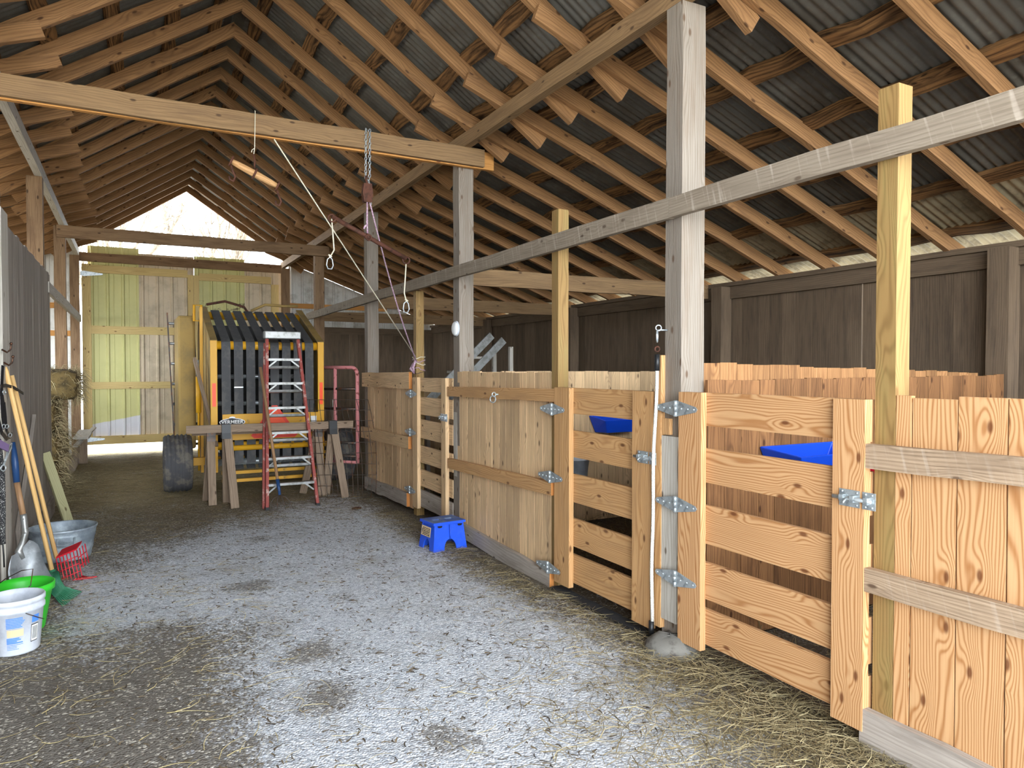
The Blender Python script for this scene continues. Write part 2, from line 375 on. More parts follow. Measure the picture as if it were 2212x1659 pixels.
# ================================================================ SETTING
XR, XL, RIDGE = 2.735, -0.83, 0.9525
ZP = 3.79                      # rafter seat on the two inner plates
YF, YB = -0.8, 15.32            # open front and far end
XO, ZO = 6.1, 2.56             # outer wall of the right lean-to, rafter seat there
ROWS = [3.17, 6.26, 9.23, 12.22, 15.2]
def floor_mesh():
    mb = MB(); nx, ny = 110, 190; x0, x1, y0, y1 = -4.25, 6.2, -4.5, 15.6
    rs = [(rnd(0, 6.3), rnd(1.2, 6), rnd(1.2, 6), rnd(.0008, .0022)) for _ in range(14)]
    for j in range(ny + 1):
        for i in range(nx + 1):
            x = x0 + (x1 - x0) * i / nx; y = y0 + (y1 - y0) * j / ny
            z = sum(a * math.sin(p + kx * x + ky * y) for p, kx, ky, a in rs) - .004
            mb.v.append(V((x, y, z)))
    for j in range(ny):
        for i in range(nx):
            a = j * (nx + 1) + i
            mb.face((a, a + 1, a + nx + 2, a + nx + 1), [(0, 0)] * 4, 0, True)
    return mb
struct(floor_mesh().build('floor', M['floor']))
mb = MB(); mb.box((-70, -60, -.4), (70, 90, -.08)); struct(mb.build('ground', M['outground']))

def corr(pa, pb, name, mat, y0, y1, off):
    """corrugated sheet between two (x, z) lines, off above them; ribs run down the slope"""
    a = V((pa[0], 0, pa[1])); b = V((pb[0], 0, pb[1])); d = (b - a).normalized()
    n = V((-d.z, 0, d.x)); n = n if n.z > 0 else -n
    mb = MB(); N = int((y1 - y0) / .0675 * 8); rows = 3
    for r in range(rows):
        p = a + (b - a) * (r / (rows - 1))
        for i in range(N + 1):
            y = y0 + (y1 - y0) * i / N
            mb.v.append(p + n * (off + .0085 * math.sin(2 * math.pi * y / .0675)) + V((0, y, 0)))
    for r in range(rows - 1):
        for i in range(N):
            k = r * (N + 1) + i
            mb.face((k, k + 1, k + N + 2, k + N + 1), [(0, 0)] * 4, 0, True)
    return struct(mb.build(name, mat))
SL = (4.985 - ZP) / (XR - RIDGE)      # main slope
SO = (ZP - ZO) / (XO - XR)            # lean-to slope
RD, PT = .115, .045                   # rafter depth, purlin thickness
def mir(x, side): return x if side > 0 else 2 * RIDGE - x
for side, nm in ((1, 'right'), (-1, 'left')):
    corr((mir(RIDGE - .02 * 0, side), 4.985), (mir(XR + .1, side), ZP - .1 * SL), 'ceiling_' + nm, M['roof'], YF - .1, YB + .05, RD + PT + .012)
    corr((mir(XR - .02, side), ZP + .02 * SO), (mir(5.42, side), ZP - (5.42 - XR) * SO), 'ceiling_lean_to_' + nm, M['roof'], YF - .1, YB + .05, RD + PT + .012)
    corr((mir(5.36, side), ZP - (5.36 - XR) * SO), (mir(XO + .25, side), ZP - (XO + .25 - XR) * SO), 'ceiling_eave_' + nm, M['lightroof'], YF - .1, YB + .05, RD + PT - .008)

mb = MB()
for s in (-1, 1):
    a = V((RIDGE, 0, 5.215)); b = V((RIDGE + s * .3, 0, 5.215 - .3 * SL)); n = V((s * SL, 0, 1)).normalized()
    mb.board((a + b) / 2 + V((0, YF - .1, 0)), (a + b) / 2 + V((0, YB + .05, 0)), (b - a).length, .004, n)
struct(mb.build('ceiling_ridge_cap', M['roof']))
# rafters -----------------------------------------------------------
def slope_board(x0, z0, x1, z1, y, w, dep, off=0.0, **k):
    a = V((x0, y, z0)); b = V((x1, y, z1)); d = (b - a).normalized(); n = V((-d.z, 0, d.x)); n = n if n.z > 0 else -n
    mb = MB(); mb.board(a + n * (off + dep / 2), b + n * (off + dep / 2), w, dep, n, **k); return mb
RY = [-.59 + .6 * k for k in range(27)]
for side, nm in ((1, 'right'), (-1, 'left')):
    for k, y in enumerate(RY):
        o_ = ORD[len(RY) - 1 - k]; jy = rnd(-.02, .02); jz = rnd(-.004, .004)
        tail = rnd(.2, .28)
        xt = XR + .14 + tail
        r = slope_board(RIDGE, 4.985 + jz, mir(xt, side), ZP + jz - (xt - XR) * SL, y + jy, .05, RD, wob=.004, n=7,
                        mit=(-RD * SL, 0)).build('rafter', M['rafter'])
        tag(r, f'rough brown rafter over the aisle, {nm} slope, {o_} from the far gable', 'rafter', f'rafters of the {nm} slope over the aisle')
        if side < 0 and (k < 7): continue
        tip = rnd(.3, .4)
        xa = XR - tip; xb = XO + .12
        r = slope_board(mir(xa, side), ZP + tip * SO, mir(xb, side), ZP - (xb - XR) * SO, y + jy - .055, .05, RD, wob=.004, n=8).build('lean_to_rafter', M['rafter'])
        wh = 'over the stalls' if side > 0 else 'over the hay side'
        tag(r, f'low brown lean-to rafter {wh}, {o_} from the far end', 'rafter', f'lean-to rafters {wh}')
# purlins -----------------------------------------------------------
def purlin(x, z, slope, side, off, label, grp, w=.12):
    d = V((1, 0, -slope * 1.0)).normalized(); n = V((slope, 0, 1)).normalized()
    if side < 0: d.x *= -1; n.x *= -1
    c = V((mir(x, side), 0, z)) + n * (off + PT / 2)
    mb = MB(); mb.board(c + V((0, YF, 0)), c + V((0, YB, 0)), w, PT, n, wob=.014, n=60)
    tag(mb.build('roof_purlin', M['purlin']), label, 'purlin', grp)
for side, nm in ((1, 'right'), (-1, 'left')):
    for i, f in enumerate((.06, .30, .55, .80, 1.0)):
        x = RIDGE + (XR - RIDGE) * f
        purlin(x, 4.985 - (x - RIDGE) * SL, SL, side, RD, f'bark-edged purlin under the {nm} roof slope over the aisle, {ORD[i]} down from the ridge', 'purlins over the aisle')
    for i, x in enumerate((3.12, 3.68, 4.25, 4.82, 5.35, 5.98)):
        if side < 0 and i > 3: continue
        wh = 'over the stalls' if side > 0 else 'over the hay side'
        purlin(x, ZP - (x - XR) * SO, SO, side, RD, f'bark-edged purlin {wh}, {ORD[i]} out from the inner plate', 'lean-to purlins ' + wh)
# plates and tie beams ------------------------------------------------
def sbeam(p, q, name, label, mat, group=None, em=None, n=10, wob=.004, cat='beam'):
    mb = MB(); mb.box(p, q, n=n, wob=wob, em=(1 if em else None))
    return tag(mb.build(name, [M[mat]] + ([M[em]] if em else [])), label, cat, group)
sbeam((XR, YF, 3.665), (XR + .07, YB, ZP - .002), 'plate_beam', 'long brown plate beam on the stall posts under the right rafters', 'beam', n=24)
sbeam((XL - .07, YF, 3.665), (XL, YB, ZP - .002), 'plate_beam', 'long pale-faced plate beam on the left posts', 'silver', n=24)
t = thing('tie_beam', 'doubled brown tie beam across the aisle holding chain and pulley', 'beam', (.95, 6.13, 3.5))
mb = MB(); mb.box((-1.0, 6.08, 3.503), (2.95, 6.125, 3.660), n=10, wob=.005); mb.build('front_plank', M['beam'], t)
mb = MB(); mb.box((-1.0, 6.128, 3.493), (3.07, 6.172, 3.656), n=1, em=1); mb.build('rear_plank', [M['girt'], M['cut']], t)['label'] = 'newer orange rear plank'
sbeam((-.93, 12.07, 3.49), (2.95, 12.14, 3.66), 'tie_beam', 'dark tie beam across the aisle in front of the bright gable opening', 'postdark', n=8)
for i, (yy, xa) in enumerate(((6.33, XR), (9.3, XR), (12.3, XR))):
    sbeam((XR + .02, yy, 2.42), (5.99, yy + .05, 2.585), 'cross_beam', 'grey-brown cross beam over the stalls, %s from the front' % ORD[i], 'beam', 'cross beams over the stalls', n=8)
# posts -----------------------------------------------------------
for i, y in enumerate(ROWS):
    w = .17 if i == 0 else .15
    mb = MB(); mb.box((XR, y - .068, -.05 if i else .06), (XR + w, y + .068, 3.664), n=9, wob=.003)
    lab = ['big pale weathered post between the two nearest gates', 'weathered post carrying the white round alarm', 'weathered post behind the dusty plank panel', 'brown post behind the round baler', 'brown end post beside the far doors'][i]
    tag(mb.build('barn_post', M['post' if i < 2 else 'postdark' if i > 2 else 'post']), lab, 'post', 'old posts along the stalls')
for i, y in enumerate(ROWS[1:]):
    mb = MB(); mb.box((XL - .145, y - .068, -.05), (XL, y + .068, 3.664), n=9, wob=.003)
    lab = ['pale post at the left end of the tie beam, rising out of the plank wall', 'brown post rising behind the end of the grey plank wall', 'rusty brown post beside the hay bales', 'dark post at the left edge of the far doors'][i]
    tag(mb.build('barn_post', M['post' if i == 0 else 'postdark']), lab, 'post', 'old posts on the left side')
for i, (y, w) in enumerate(((3.12, .16), (6.14, .16), (9.3, .14), (12.3, .14))):
    mb = MB(); mb.box((5.93, y - w / 2, 0), (6.085, y + w / 2, 2.54), n=6, wob=.003)
    tag(mb.build('wall_post', M['walldark']), 'dark post against the outer stall wall, %s from the front' % ORD[i], 'post', 'posts on the outer stall wall')
# rail at head height -----------------------------------------------
for (ya, yb, lab) in ((YF, 3.16, 'grey rough-sawn overhead rail over the nearest gate'), (3.163, 9.22, 'grey rough-sawn overhead rail between the big post and the plank panel'), (9.223, 12.68, 'grey overhead rail end sticking out past the baler')):
    sbeam((XR - .045, ya, 2.455), (XR - .003, yb, 2.57), 'overhead_rail', lab, 'greybeam', 'overhead rails along the stalls', n=8, cat='rail')
sbeam((XL + .003, 9.3, 2.44), (XL + .04, 14.9, 2.56), 'overhead_rail', 'grey overhead rail on the left posts past the plank wall', 'silver', n=6, cat='rail')
# outer right wall ------------------------------------------------
mb = MB(); y = YF; k = 0
gaps = {round(px(1862, 720, XO)[1], 1), round(px(1987, 720, XO)[1], 1)}
cracks = [px(1862, 720, XO + .02)[1], px(1987, 700, XO + .02)[1]]
edges = [YF]
while edges[-1] < YB:
    e = edges[-1] + rnd(.15, .24)
    for c in cracks:
        if edges[-1] < c < e + .07: e = c if c - edges[-1] > .1 else e
    edges.append(e)
for a, b in zip(edges, edges[1:]):
    g = .013 if any(abs(b - c) < .01 for c in cracks) else .001
    mb.box((XO + .012, a + .001, -.05), (XO + .034, b - g, 2.52 + rnd(-.02, .02)), n=3, wob=.0006)
struct(mb.build('wall_right', M['walldark']))
struct(BX((XO - .035, YF, 2.405), (XO + .011, YB, 2.545), n=20, wob=.003).build('trim_1', M['walldark']))
struct(BX((XO - .07, YF, 2.546), (XO + .1, YB, 2.592), n=20, wob=.003).build('trim_2', M['walldark']))
# far end of the lean-tos -----------------------------------------
def rib_wall(x0, x1, zf, zt, y, pitch, first=0.0):
    """vertical ribbed metal; zf bottom, zt(x) top"""
    mb = MB(); prof = [(0, 0), (.03, 0), (.045, .022), (.075, .022), (.09, 0), (.16, 0), (.165, .004), (.175, .004), (.18, 0)]
    xs = []; x = x0 - first
    while x < x1:
        for a, d in prof:
            q = x + a * pitch / .27 if a > .1 else x + a
            if x0 <= q <= x1: xs.append((q, d))
        x += pitch
    xs = [(x0, 0)] + xs + [(x1, 0)]
    for q, d in xs: mb.v += [V((q, y - d, zf)), V((q, y - d, zt(q)))]
    for i in range(len(xs) - 1): mb.face((2 * i, 2 * i + 2, 2 * i + 3, 2 * i + 1), [(0, 0)] * 4)
    return mb
struct(rib_wall(2.9, XO + .1, 2.3, lambda q: ZP - (q - XR) * SO + .075, YB + .03, .22).build('wall_far', M['gable']))
struct(BX((2.88, YB - .03, 2.345), (XO, YB + .0, 2.49), n=6, wob=.003).build('trim_3', M['walldark']))
struct(BX((2.88, YB - .035, 2.87), (5.0, YB + .0, 2.97), n=6, wob=.002).build('trim_4', M['girt']))
struct(BX((4.9, YB - .035, 2.62), (XO - .1, YB + .0, 2.72)).build('trim_5', M['girt']))
mb = MB(); x = 2.9
while x < XO:
    w = rnd(.16, .22); mb.board((x + w / 2, YB + .0, -.05), (x + w / 2, YB, 2.35), w - rnd(.001, .002), .022, (0, 1, 0), n=5, wob=.003); x += w
struct(mb.build('wall_far_boards', M['walldark']))
struct(rib_wall(-4.3, -.84, -.1, lambda q: ZP - (2 * RIDGE - q - XR) * SO + .075, YB + .03, .22).build('wall_far_left', M['gable']))
for i, z in enumerate((2.25, 2.75)): struct(BX((-4.2, YB - .035, z - .05), (-.98, YB, z + .05)).build('trim_%d' % (6 + i), M['girt']))
# grey plank wall on the left -----------------------------------------
mb = MB(); y = YF
while y < 9.4:
    w = min(rnd(.13, .2), 9.47 - y); mb.board((-.812, y + w / 2, -.04), (-.812, y + w / 2, 2.655 + rnd(-.012, .012)), w - .002, .022, (1, 0, 0), n=4, wob=.0012); y += w
struct(mb.build('wall_left', M['wallgrey']))
struct(BX((-.80, 5.9, 0), (-.772, 6.2, 2.7), n=4, wob=.002).build('trim_8', M['silver']))
struct(BX((-.80, 6.2, .02), (-.765, 9.3, .2), n=6, wob=.004).build('baseboard_left', M['wallgrey']))
tag(B((-.782, 6.6, .30), (-.782, 7.75, 1.12), .17, .03, (1, 0, 0), n=4, wob=.003).build('brace_board', M['wallgrey']), 'grey diagonal brace board nailed low on the plank wall', 'board')
# far doors ---------------------------------------------------------
def rib_panel(x0, x1, z0, z1, mat, parent, y=YB + .07):
    mb = rib_wall(x0, x1, z0, lambda q: z1, y, .253); return mb.build('panel', mat, parent)
def dwood(nm, p, q, parent, mat='doorwood'):
    return BX(p, q, n=3, wob=.001).build(nm, M[mat], parent)
d1 = bpy.data.objects.new('door_1', None); COL.objects.link(d1); d1.location = (-.8, YB + .05, .2); struct(d1)
YD = YB + .045
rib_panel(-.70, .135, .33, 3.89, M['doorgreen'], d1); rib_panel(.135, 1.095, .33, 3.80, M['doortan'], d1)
dwood('stile', (-.80, YD - .04, .19), (-.655, YD, 3.54), d1); dwood('stile', (.98, YD - .04, .19), (1.085, YD, 3.44), d1)
for z0, z1 in ((3.385, 3.53), (2.255, 2.405), (1.225, 1.355), (.19, .345)): dwood('rail', (-.655, YD - .037, z0), (.98, YD, z1), d1)
d2 = bpy.data.objects.new('door_2', None); COL.objects.link(d2); d2.location = (1.1, YB + .05, .2); struct(d2)
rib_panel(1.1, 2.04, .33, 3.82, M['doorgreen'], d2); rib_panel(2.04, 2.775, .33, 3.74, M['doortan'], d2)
dwood('stile', (1.09, YD - .04, .19), (1.185, YD, 3.44), d2); dwood('stile', (2.55, YD - .04, .19), (2.70, YD, 3.34), d2)
for z0, z1 in ((3.345, 3.49), (2.255, 2.405), (1.225, 1.355), (.19, .345)): dwood('rail', (1.185, YD - .037, z0), (2.55, YD, z1), d2)
for z in (.29, 3.36):
    mb = MB(); mb.prism([(-.06, -.04), (.0, -.05), (.30, -.014), (.30, .014), (0, .05), (-.06, .04)], (-.76, YD - .046, z), (1, 0, 0), (0, 0, 1), (0, .005, 0))
    mb.build('hinge', M['galv'], d1)
sbeam((-.84, YB - .10, 3.575), (2.75, YB - .03, 3.735), 'header_beam', 'dark knotty header beam over the far doors', 'postdark', n=8)
sbeam((-.93, YB - .02, 0), (-.84, YB + .06, 3.5), 'door_jamb', 'dark jamb at the hinge side of the far doors', 'postdark', n=4, cat='jamb')

mb = MB(); y = YF
while y < YB:
    w = rnd(.16, .22); mb.board((mir(XO + .023, -1), y + w / 2, -.05), (mir(XO + .023, -1), y + w / 2, 1.5), w - .002, .022, (1, 0, 0)); y += w
struct(mb.build('wall_left_outer_unseen', M['walldark']))  # unseen wall, added at part height to dim the open hay side
# ================================================================ STALL FRONTS
def post44(y, z1, label, mat='treated'):
    mb = MB(); mb.box((XR, y - .044, -.05), (XR + .089, y + .044, z1), n=3, wob=.0008)
    return tag(mb.build('stall_post', M[mat]), label, 'post', 'new treated stall posts')
post44(1.865, px(1915, 188, XR)[2], 'new yellow treated post rising past the rail beside the nearest gate')
post44(4.462, px(1203, 452, XR)[2], 'new yellow treated post beside the middle gate hinges')
post44(7.39, 2.45, 'new yellow treated post with twine tied round it')
post44(.55, 2.62, 'new treated post at the front end of the nearest plank panel')

def hinge(parent, y, z, sg=1, w=.16, tilt=0.0):
    """strap hinge on the x = XF plane: two tapering leaves and a knuckle"""
    t = bpy.data.objects.new('strap_hinge', None); COL.objects.link(t); t.parent = parent; x = XF - .004
    t.location = V((x, y, z)) - V(parent.location); t['label'] = 'zinc strap hinge'
    for k, s in enumerate((-1, 1)):
        mb = MB(); mb.prism([(0, -.046), (0, .046), (s * w, .014 + tilt * s), (s * (w + .012), tilt * s), (s * w, -.014 + tilt * s)], (x, y, z), (0, 1, 0), (0, 0, 1), (-.004, 0, 0))
        mb.build('leaf', M['galv'], t)
    mb = MB()
    for a in (-.045, -.015, .015): mb.tube([(x - .006, y, z + a), (x - .006, y, z + a + .028)], .0095, n=10)
    mb.build('knuckle', M['galv'], t)
    for s in (-1, 1):
        for f in (.3, .62, .92): mb = MB(); mb.sphere((x - .005, y + s * w * f, z + tilt * s * f), .006, 8, 4); mb.build('screw', M['galv'], t)
def bolt(parent, y, z):
    t = bpy.data.objects.new('barrel_bolt', None); COL.objects.link(t); t.parent = parent; x = XF - .002
    t.location = V((x, y, z)) - V(parent.location); t['label'] = 'zinc sliding barrel bolt'
    BX((x - .003, y - .012, z - .036), (x, y + .085, z + .036)).build('plate', M['galv'], t)
    BX((x - .003, y - .085, z - .036), (x, y - .025, z + .036)).build('keeper', M['galv'], t)
    T([(x - .012, y + .11, z), (x - .012, y - .07, z)], .0085, n=10).build('rod', M['galv'], t)
    T([(x - .012, y + .04, z), (x - .035, y + .04, z - .012), (x - .038, y + .04, z - .02)], .005, n=8).build('thumb_knob', M['galv'], t)
    for yy in (-.07, -.04, .0, .07):
        for zz in (-.026, .026): mb = MB(); mb.sphere((x - .003, y + yy, z + zz), .0055, 8, 4); mb.build('screw', M['galv'], t)
    for yy in (.065, .015, -.05): BX((x - .022, y + yy - .009, z - .014), (x - .003, y + yy + .009, z + .014)).build('guide', M['galv'], t)
XF = 2.692     # aisle face of the gate stiles
def gate(label, mat, y0, y1, y2, y3, ztop, zbot, slats, hz, hy, latch, lat=.0, extra=0.0):
    """stiles y0..y1 (near) and y2..y3 (hinge side), slats (z0, z1) behind them"""
    t = thing('stall_gate', label, 'gate', (XF + .03, (y0 + y3) / 2, zbot), 'slatted stall gates')
    for a, b in ((y0, y1), (y2, y3)):
        mb = MB(); mb.board((XF + .019, (a + b) / 2, zbot), (XF + .019, (a + b) / 2, ztop), b - a, .038, (1, 0, 0), n=3, wob=.0008)
        mb.build('stile', M[mat], t)
    for i, (z0, z1) in enumerate(slats):
        mb = MB(); mb.board((XF + .05, y0 - extra, (z0 + z1) / 2 + rnd(-.003, .003)), (XF + .05, y3 - .01, (z0 + z1) / 2 + rnd(-.003, .003)), z1 - z0, .024, (1, 0, 0), n=4, wob=.001)
        mb.build('slat', M[mat if not (lat and i == len(slats) - 1) else 'kick'], t)
    for z, y in zip(hz, hy): hinge(t, y, z, tilt=-.0)
    bolt(t, *latch)
    return t
gate('nearest slatted pine gate of five boards, at the right by the tall yellow post', 'pine', 1.925, 2.078, 2.893, 3.072, 1.472, .075,
     [(1.292, 1.471), (.986, 1.171), (.655, .863), (.351, .551), (.107, .30)], (1.379, .841, .422), (3.088,) * 3, (1.955, 1.051))
gate('middle slatted pine gate of five boards, left of the big weathered post', 'pineworn', 3.309, 3.49, 4.203, 4.40, 1.467, .06,
     [(1.285, 1.466), (.980, 1.167), (.666, .863), (.350, .547), (.095, .295)], (1.308, .813, .142), (4.425, 4.45, 4.48), (3.345, 1.074))
gate('farthest slatted gate of six boards, beyond the blue step stool', 'pineold', 6.43, 6.54, 7.209, 7.345, 1.51, .10,
     [(1.36, 1.505), (1.113, 1.30), (.86, 1.058), (.60, .78), (.345, .52), (.12, .30)], (1.33, .908, .271), (7.39, 7.41, 7.43), (6.46, 1.124), lat=1, extra=.09)

def panel(label, y0, y1, ztop, mat, rails, kick, topw=.0, grp='plank panels along the stalls', bw=(.13, .15), zb=.02, hi=None, rmat='pineworn', em='cut', kmat='kick', x=XR + .012):
    t = thing('plank_fence', label, 'fence panel', (XR, (y0 + y1) / 2, 0), grp)
    mb = MB(); y = y0; i = 0
    while y < y1 - .02:
        w = rnd(*bw); w = min(w, y1 - y)
        if y1 - y - w < .05: w = y1 - y
        z = ztop + rnd(-.007, .007)
        if hi and i < len(hi): w, z = hi[i]
        mb.board((x, y + w / 2, zb), (x, y + w / 2, z), w - .006, .021, (1, 0, 0), n=4, wob=.001); y += w; i += 1
    mb.build('siding', M[mat], t)
    for (ya, za0, za1, yb, zb0, zb1) in rails:
        mb = MB(); mb.board((XR - .0205, ya, (za0 + za1) / 2), (XR - .0205, yb, (zb0 + zb1) / 2), za1 - za0, .037, (1, 0, 0), n=6, wob=.003, em=1)
        mb.build('rail', [M[rmat], M[em]], t)
    if kick:
        ya, za0, za1, yb, zb0, zb1 = kick
        mb = MB(); mb.board((XR - .0205, ya, (za0 + za1) / 2), (XR - .0205, yb, (zb0 + zb1) / 2), za1 - za0, .037, (1, 0, 0), n=8, wob=.006, em=1)
        mb.build('kick_board', [M[kmat], M[em]], t)
    return t
panel('nearest pale pine plank panel at the right edge with two grey rough rails', .56, 1.82, 1.49, 'pine',
      [(.56, 1.20, 1.30, 1.925, 1.187, 1.287), (.56, .668, .77, 1.925, .667, .77)], (.56, -.03, .15, 1.94, .0, .165), bw=(.155, .18), rmat='railold', em='railold', zb=.1)
p2 = panel('wide plank panel between the middle gate and the blue step stool', 4.51, 6.24, 1.575, 'pineold',
      [(4.40, 1.36, 1.455, 6.39, 1.335, 1.43), (4.45, .672, .77, 6.38, .637, .735)], (4.47, -.03, .10, 6.30, .03, .185), bw=(.095, .15), zb=.08, rmat='pineworn')
panel('dusty plank panel with gaps beside the fallen wire mesh', 7.47, 9.17, 1.50, 'pineold',
      [(7.475, 1.38, 1.565, 9.30, 1.36, 1.555), (7.50, .71, .85, 9.36, .69, .825)], (7.56, .06, .21, 9.2, .02, .19), bw=(.13, .16), zb=.05, rmat='pineold')
# eye bolt with ring on the wide panel
def ringbolt(name, label, c, axis, r, mat, grp=None, drop=True):
    t = thing(name, label, 'ring', c)
    c = V(c); ax = V(axis)
    T([c - ax * .03, c + ax * .02], .006, n=8).build('shank', M[mat], t)
    T(ringpts(c + ax * .035, r * .6, (0, 1, 0)), .005, n=8, closed=True).build('eye', M[mat], t)
    if drop: T(ringpts(c + ax * .045 - V((0, 0, r * 1.4)), r, (.9, .5, 0)), .005, n=8, closed=True).build('loop', M[mat], t)
    return t
ringbolt('eye_bolt', 'small eye bolt with loose ring on the top rail of the wide plank panel', px(1075, 852, XR - .045), (-1, 0, 0), .028, 'galv')
# narrow boards round the big post
def fboard(name, label, y0, y1, z0, z1, mat, x0=XR - .022, x1=XR, cat='board', grp=None):
    return tag(BX((x0, y0, z0), (x1, y1, z1), n=4, wob=.0015).build(name, M[mat]), label, cat, grp)
fboard('latch_strip', 'narrow orange pine strip standing left of the big post', 3.238, 3.29, .09, 1.68, 'pineworn', XR - .03, XR + .04)
fboard('post_block', 'silver weathered board on the foot of the big post', 3.105, 3.238, .15, 1.215, 'silver', XR - .025, XR)
fboard('spacer_block', 'small orange wood block above the silver board', 3.17, 3.238, 1.222, 1.315, 'pineworn', XR - .025, XR)
fboard('scrap_board', 'narrow grey board strip left of the wide plank panel', 6.245, 6.33, .19, 1.22, 'silver', XR - .0, XR + .02)
tag(BX((XR - .0, 3.12, -.04), (XR + .12, 3.26, .16), n=3, wob=.006).build('post_stub', M['kick']), 'short weathered stub at the foot of the big post', 'block')
mb = MB(); pr = [(.001, .085), (.08, .08), (.13, .05), (.17, -.02)]; mb.lathe(pr, (XR - .04, 3.13, 0), n=18)
for p in mb.v: p += V((rnd(-.012, .012), rnd(-.012, .012), rnd(-.012, .012)))
tag(mb.build('footing', M['concrete']), 'lump of concrete footing under the big post', 'footing')
tag(BX((XR - .06, 3.3, -.01), (XR + .03, 4.42, .012), n=10, wob=.006).build('rubber_mat_edge', M['mat']), 'black rubber mat edge under the middle gate', 'mat')
# braided rope on a ring
c = px(1442, 713, XR)
t = thing('lead_rope', 'white braided rope with black ends hanging by a ring on the big post', 'rope', c)
T([c, c + V((-.05, .02, 0))], .005).build('screw_eye_shank', M['galv'], t)
T(ringpts(c + V((-.05, .02, .012)), .016, (.5, .8, 0)), .004, closed=True).build('screw_eye', M['galv'], t)
T(ringpts(c + V((-.055, .025, -.035)), .035, (.7, -.7, 0)), .004, closed=True).build('ring', M['galv'], t)
q = c + V((-.055, .025, -.07))
T(ringpts(q + V((0, 0, -.04)), .014, (.8, .5, 0)), .005, closed=True).build('snap', M['rust'], t)
g0 = q + V((0, .0, -.09)); g1 = V((XR - .055, 3.285, .10))
T([g0 + V((0, 0, .02)), g0 + V((0, 0, -.075))], .016, n=10).build('end_sleeve', M['blackplastic'], t)
pts = [g0 + V((0, 0, -.07)) + (g1 - g0 - V((0, 0, -.07))) * (i / 14) + V((.004 * math.sin(i), .012 * math.sin(i * .25), 0)) for i in range(15)]
T(pts, .0105, n=8).build('braid', M['whiterope'], t)
T([g1 + V((0, 0, .02)), g1 + V((0, 0, -.08))], .016, n=10).build('end_sleeve', M['blackplastic'], t)
T(ringpts(g1 + V((-.02, -.01, -.11)), .022, (.8, .3, .2)), .004, closed=True).build('snap', M['rust'], t)
# round white alarm
c = px(982, 710, XR - .02); t = thing('smoke_alarm', 'round white alarm fixed to the side of the weathered post', 'alarm', c)
mb = MB(); mb.lathe([(.001, .035), (.04, .034), (.062, .026), (.068, .014)], V((XR, c.y, c.z)), rotm((-1, 0, 0)), 28); mb.build('cover', M['white'], t)
mb = MB(); mb.lathe([(.072, .016), (.074, .004), (.074, .0), (.001, 0)], V((XR, c.y, c.z)), rotm((-1, 0, 0)), 28); mb.build('base', M['whiteplastic'], t)
# twine round the third treated post
t = thing('twine_wrap', 'tangled purple and cream twine tied round the yellow post', 'twine', (XR, 7.39, 1.62))
for k, (mm, z) in enumerate((('purplerope', 1.60), ('rope', 1.66), ('purplerope', 1.69), ('iron', 1.56), ('rope', 1.72))):
    pts = []
    for i in range(24):
        a = 2 * math.pi * i / 24; w = .054 / max(abs(math.cos(a)), abs(math.sin(a)))
        pts.append((XR + .045 + w * math.cos(a), 7.39 + w * math.sin(a), z + .015 * math.sin(a * 2 + k) + rnd(-.006, .006)))
    T(pts, .004, n=6, closed=True).build('turn', M[mm], t)
T([(XR - .012, 7.33, 1.7), (XR - .05, 7.31, 1.62), (XR - .03, 7.33, 1.56), (XR - .06, 7.36, 1.60), (XR - .02, 7.38, 1.66)], .014, n=7).build('knot', M['purplerope'], t)
# ---------------------------------------------------------------- stall dividers
def divider(label, y, ztl, ztr, mat, x0=XR + .16, x1=5.92, grp='plank dividers between the stalls', zb=.02):
    t = thing('stall_divider_fence', label, 'fence panel', ((x0 + x1) / 2, y, 0), grp)
    mb = MB(); x = x0
    while x < x1 - .02:
        w = min(rnd(.13, .15), x1 - x); f = (x - x0) / (x1 - x0); z = ztl + (ztr - ztl) * f + rnd(-.006, .006)
        mb.board((x + w / 2, y, zb), (x + w / 2, y, z), w - .003, .021, (0, 1, 0), n=4, wob=.001); x += w
    mb.build('siding', M[mat], t)
    for z in (.5, 1.2):
        mb = MB(); mb.board((x0, y + .03, z), (x1, y + .03, z), .14, .036, (0, 1, 0), n=3); mb.build('rail', M[mat], t)
    return t
divider('orange stall divider behind the nearest gate, the higher far row of chewed planks', 3.26, 1.64, 1.57, 'chewed')
divider('chewed brown stall divider behind the nearest gate, the lower near row of planks', 3.07, 1.535, 1.555, 'chewedlow')
divider('plank stall divider behind the middle gate', 6.17, 1.575, 1.575, 'pineold')
divider('dusty stall divider behind the plank panel with gaps', 9.32, 1.42, 1.42, 'pineold')
divider('unseen plank divider added to shade the front end of the nearest stall', .42, 1.5, 1.5, 'pineold')  # out of view, added to keep the nearest stall dark
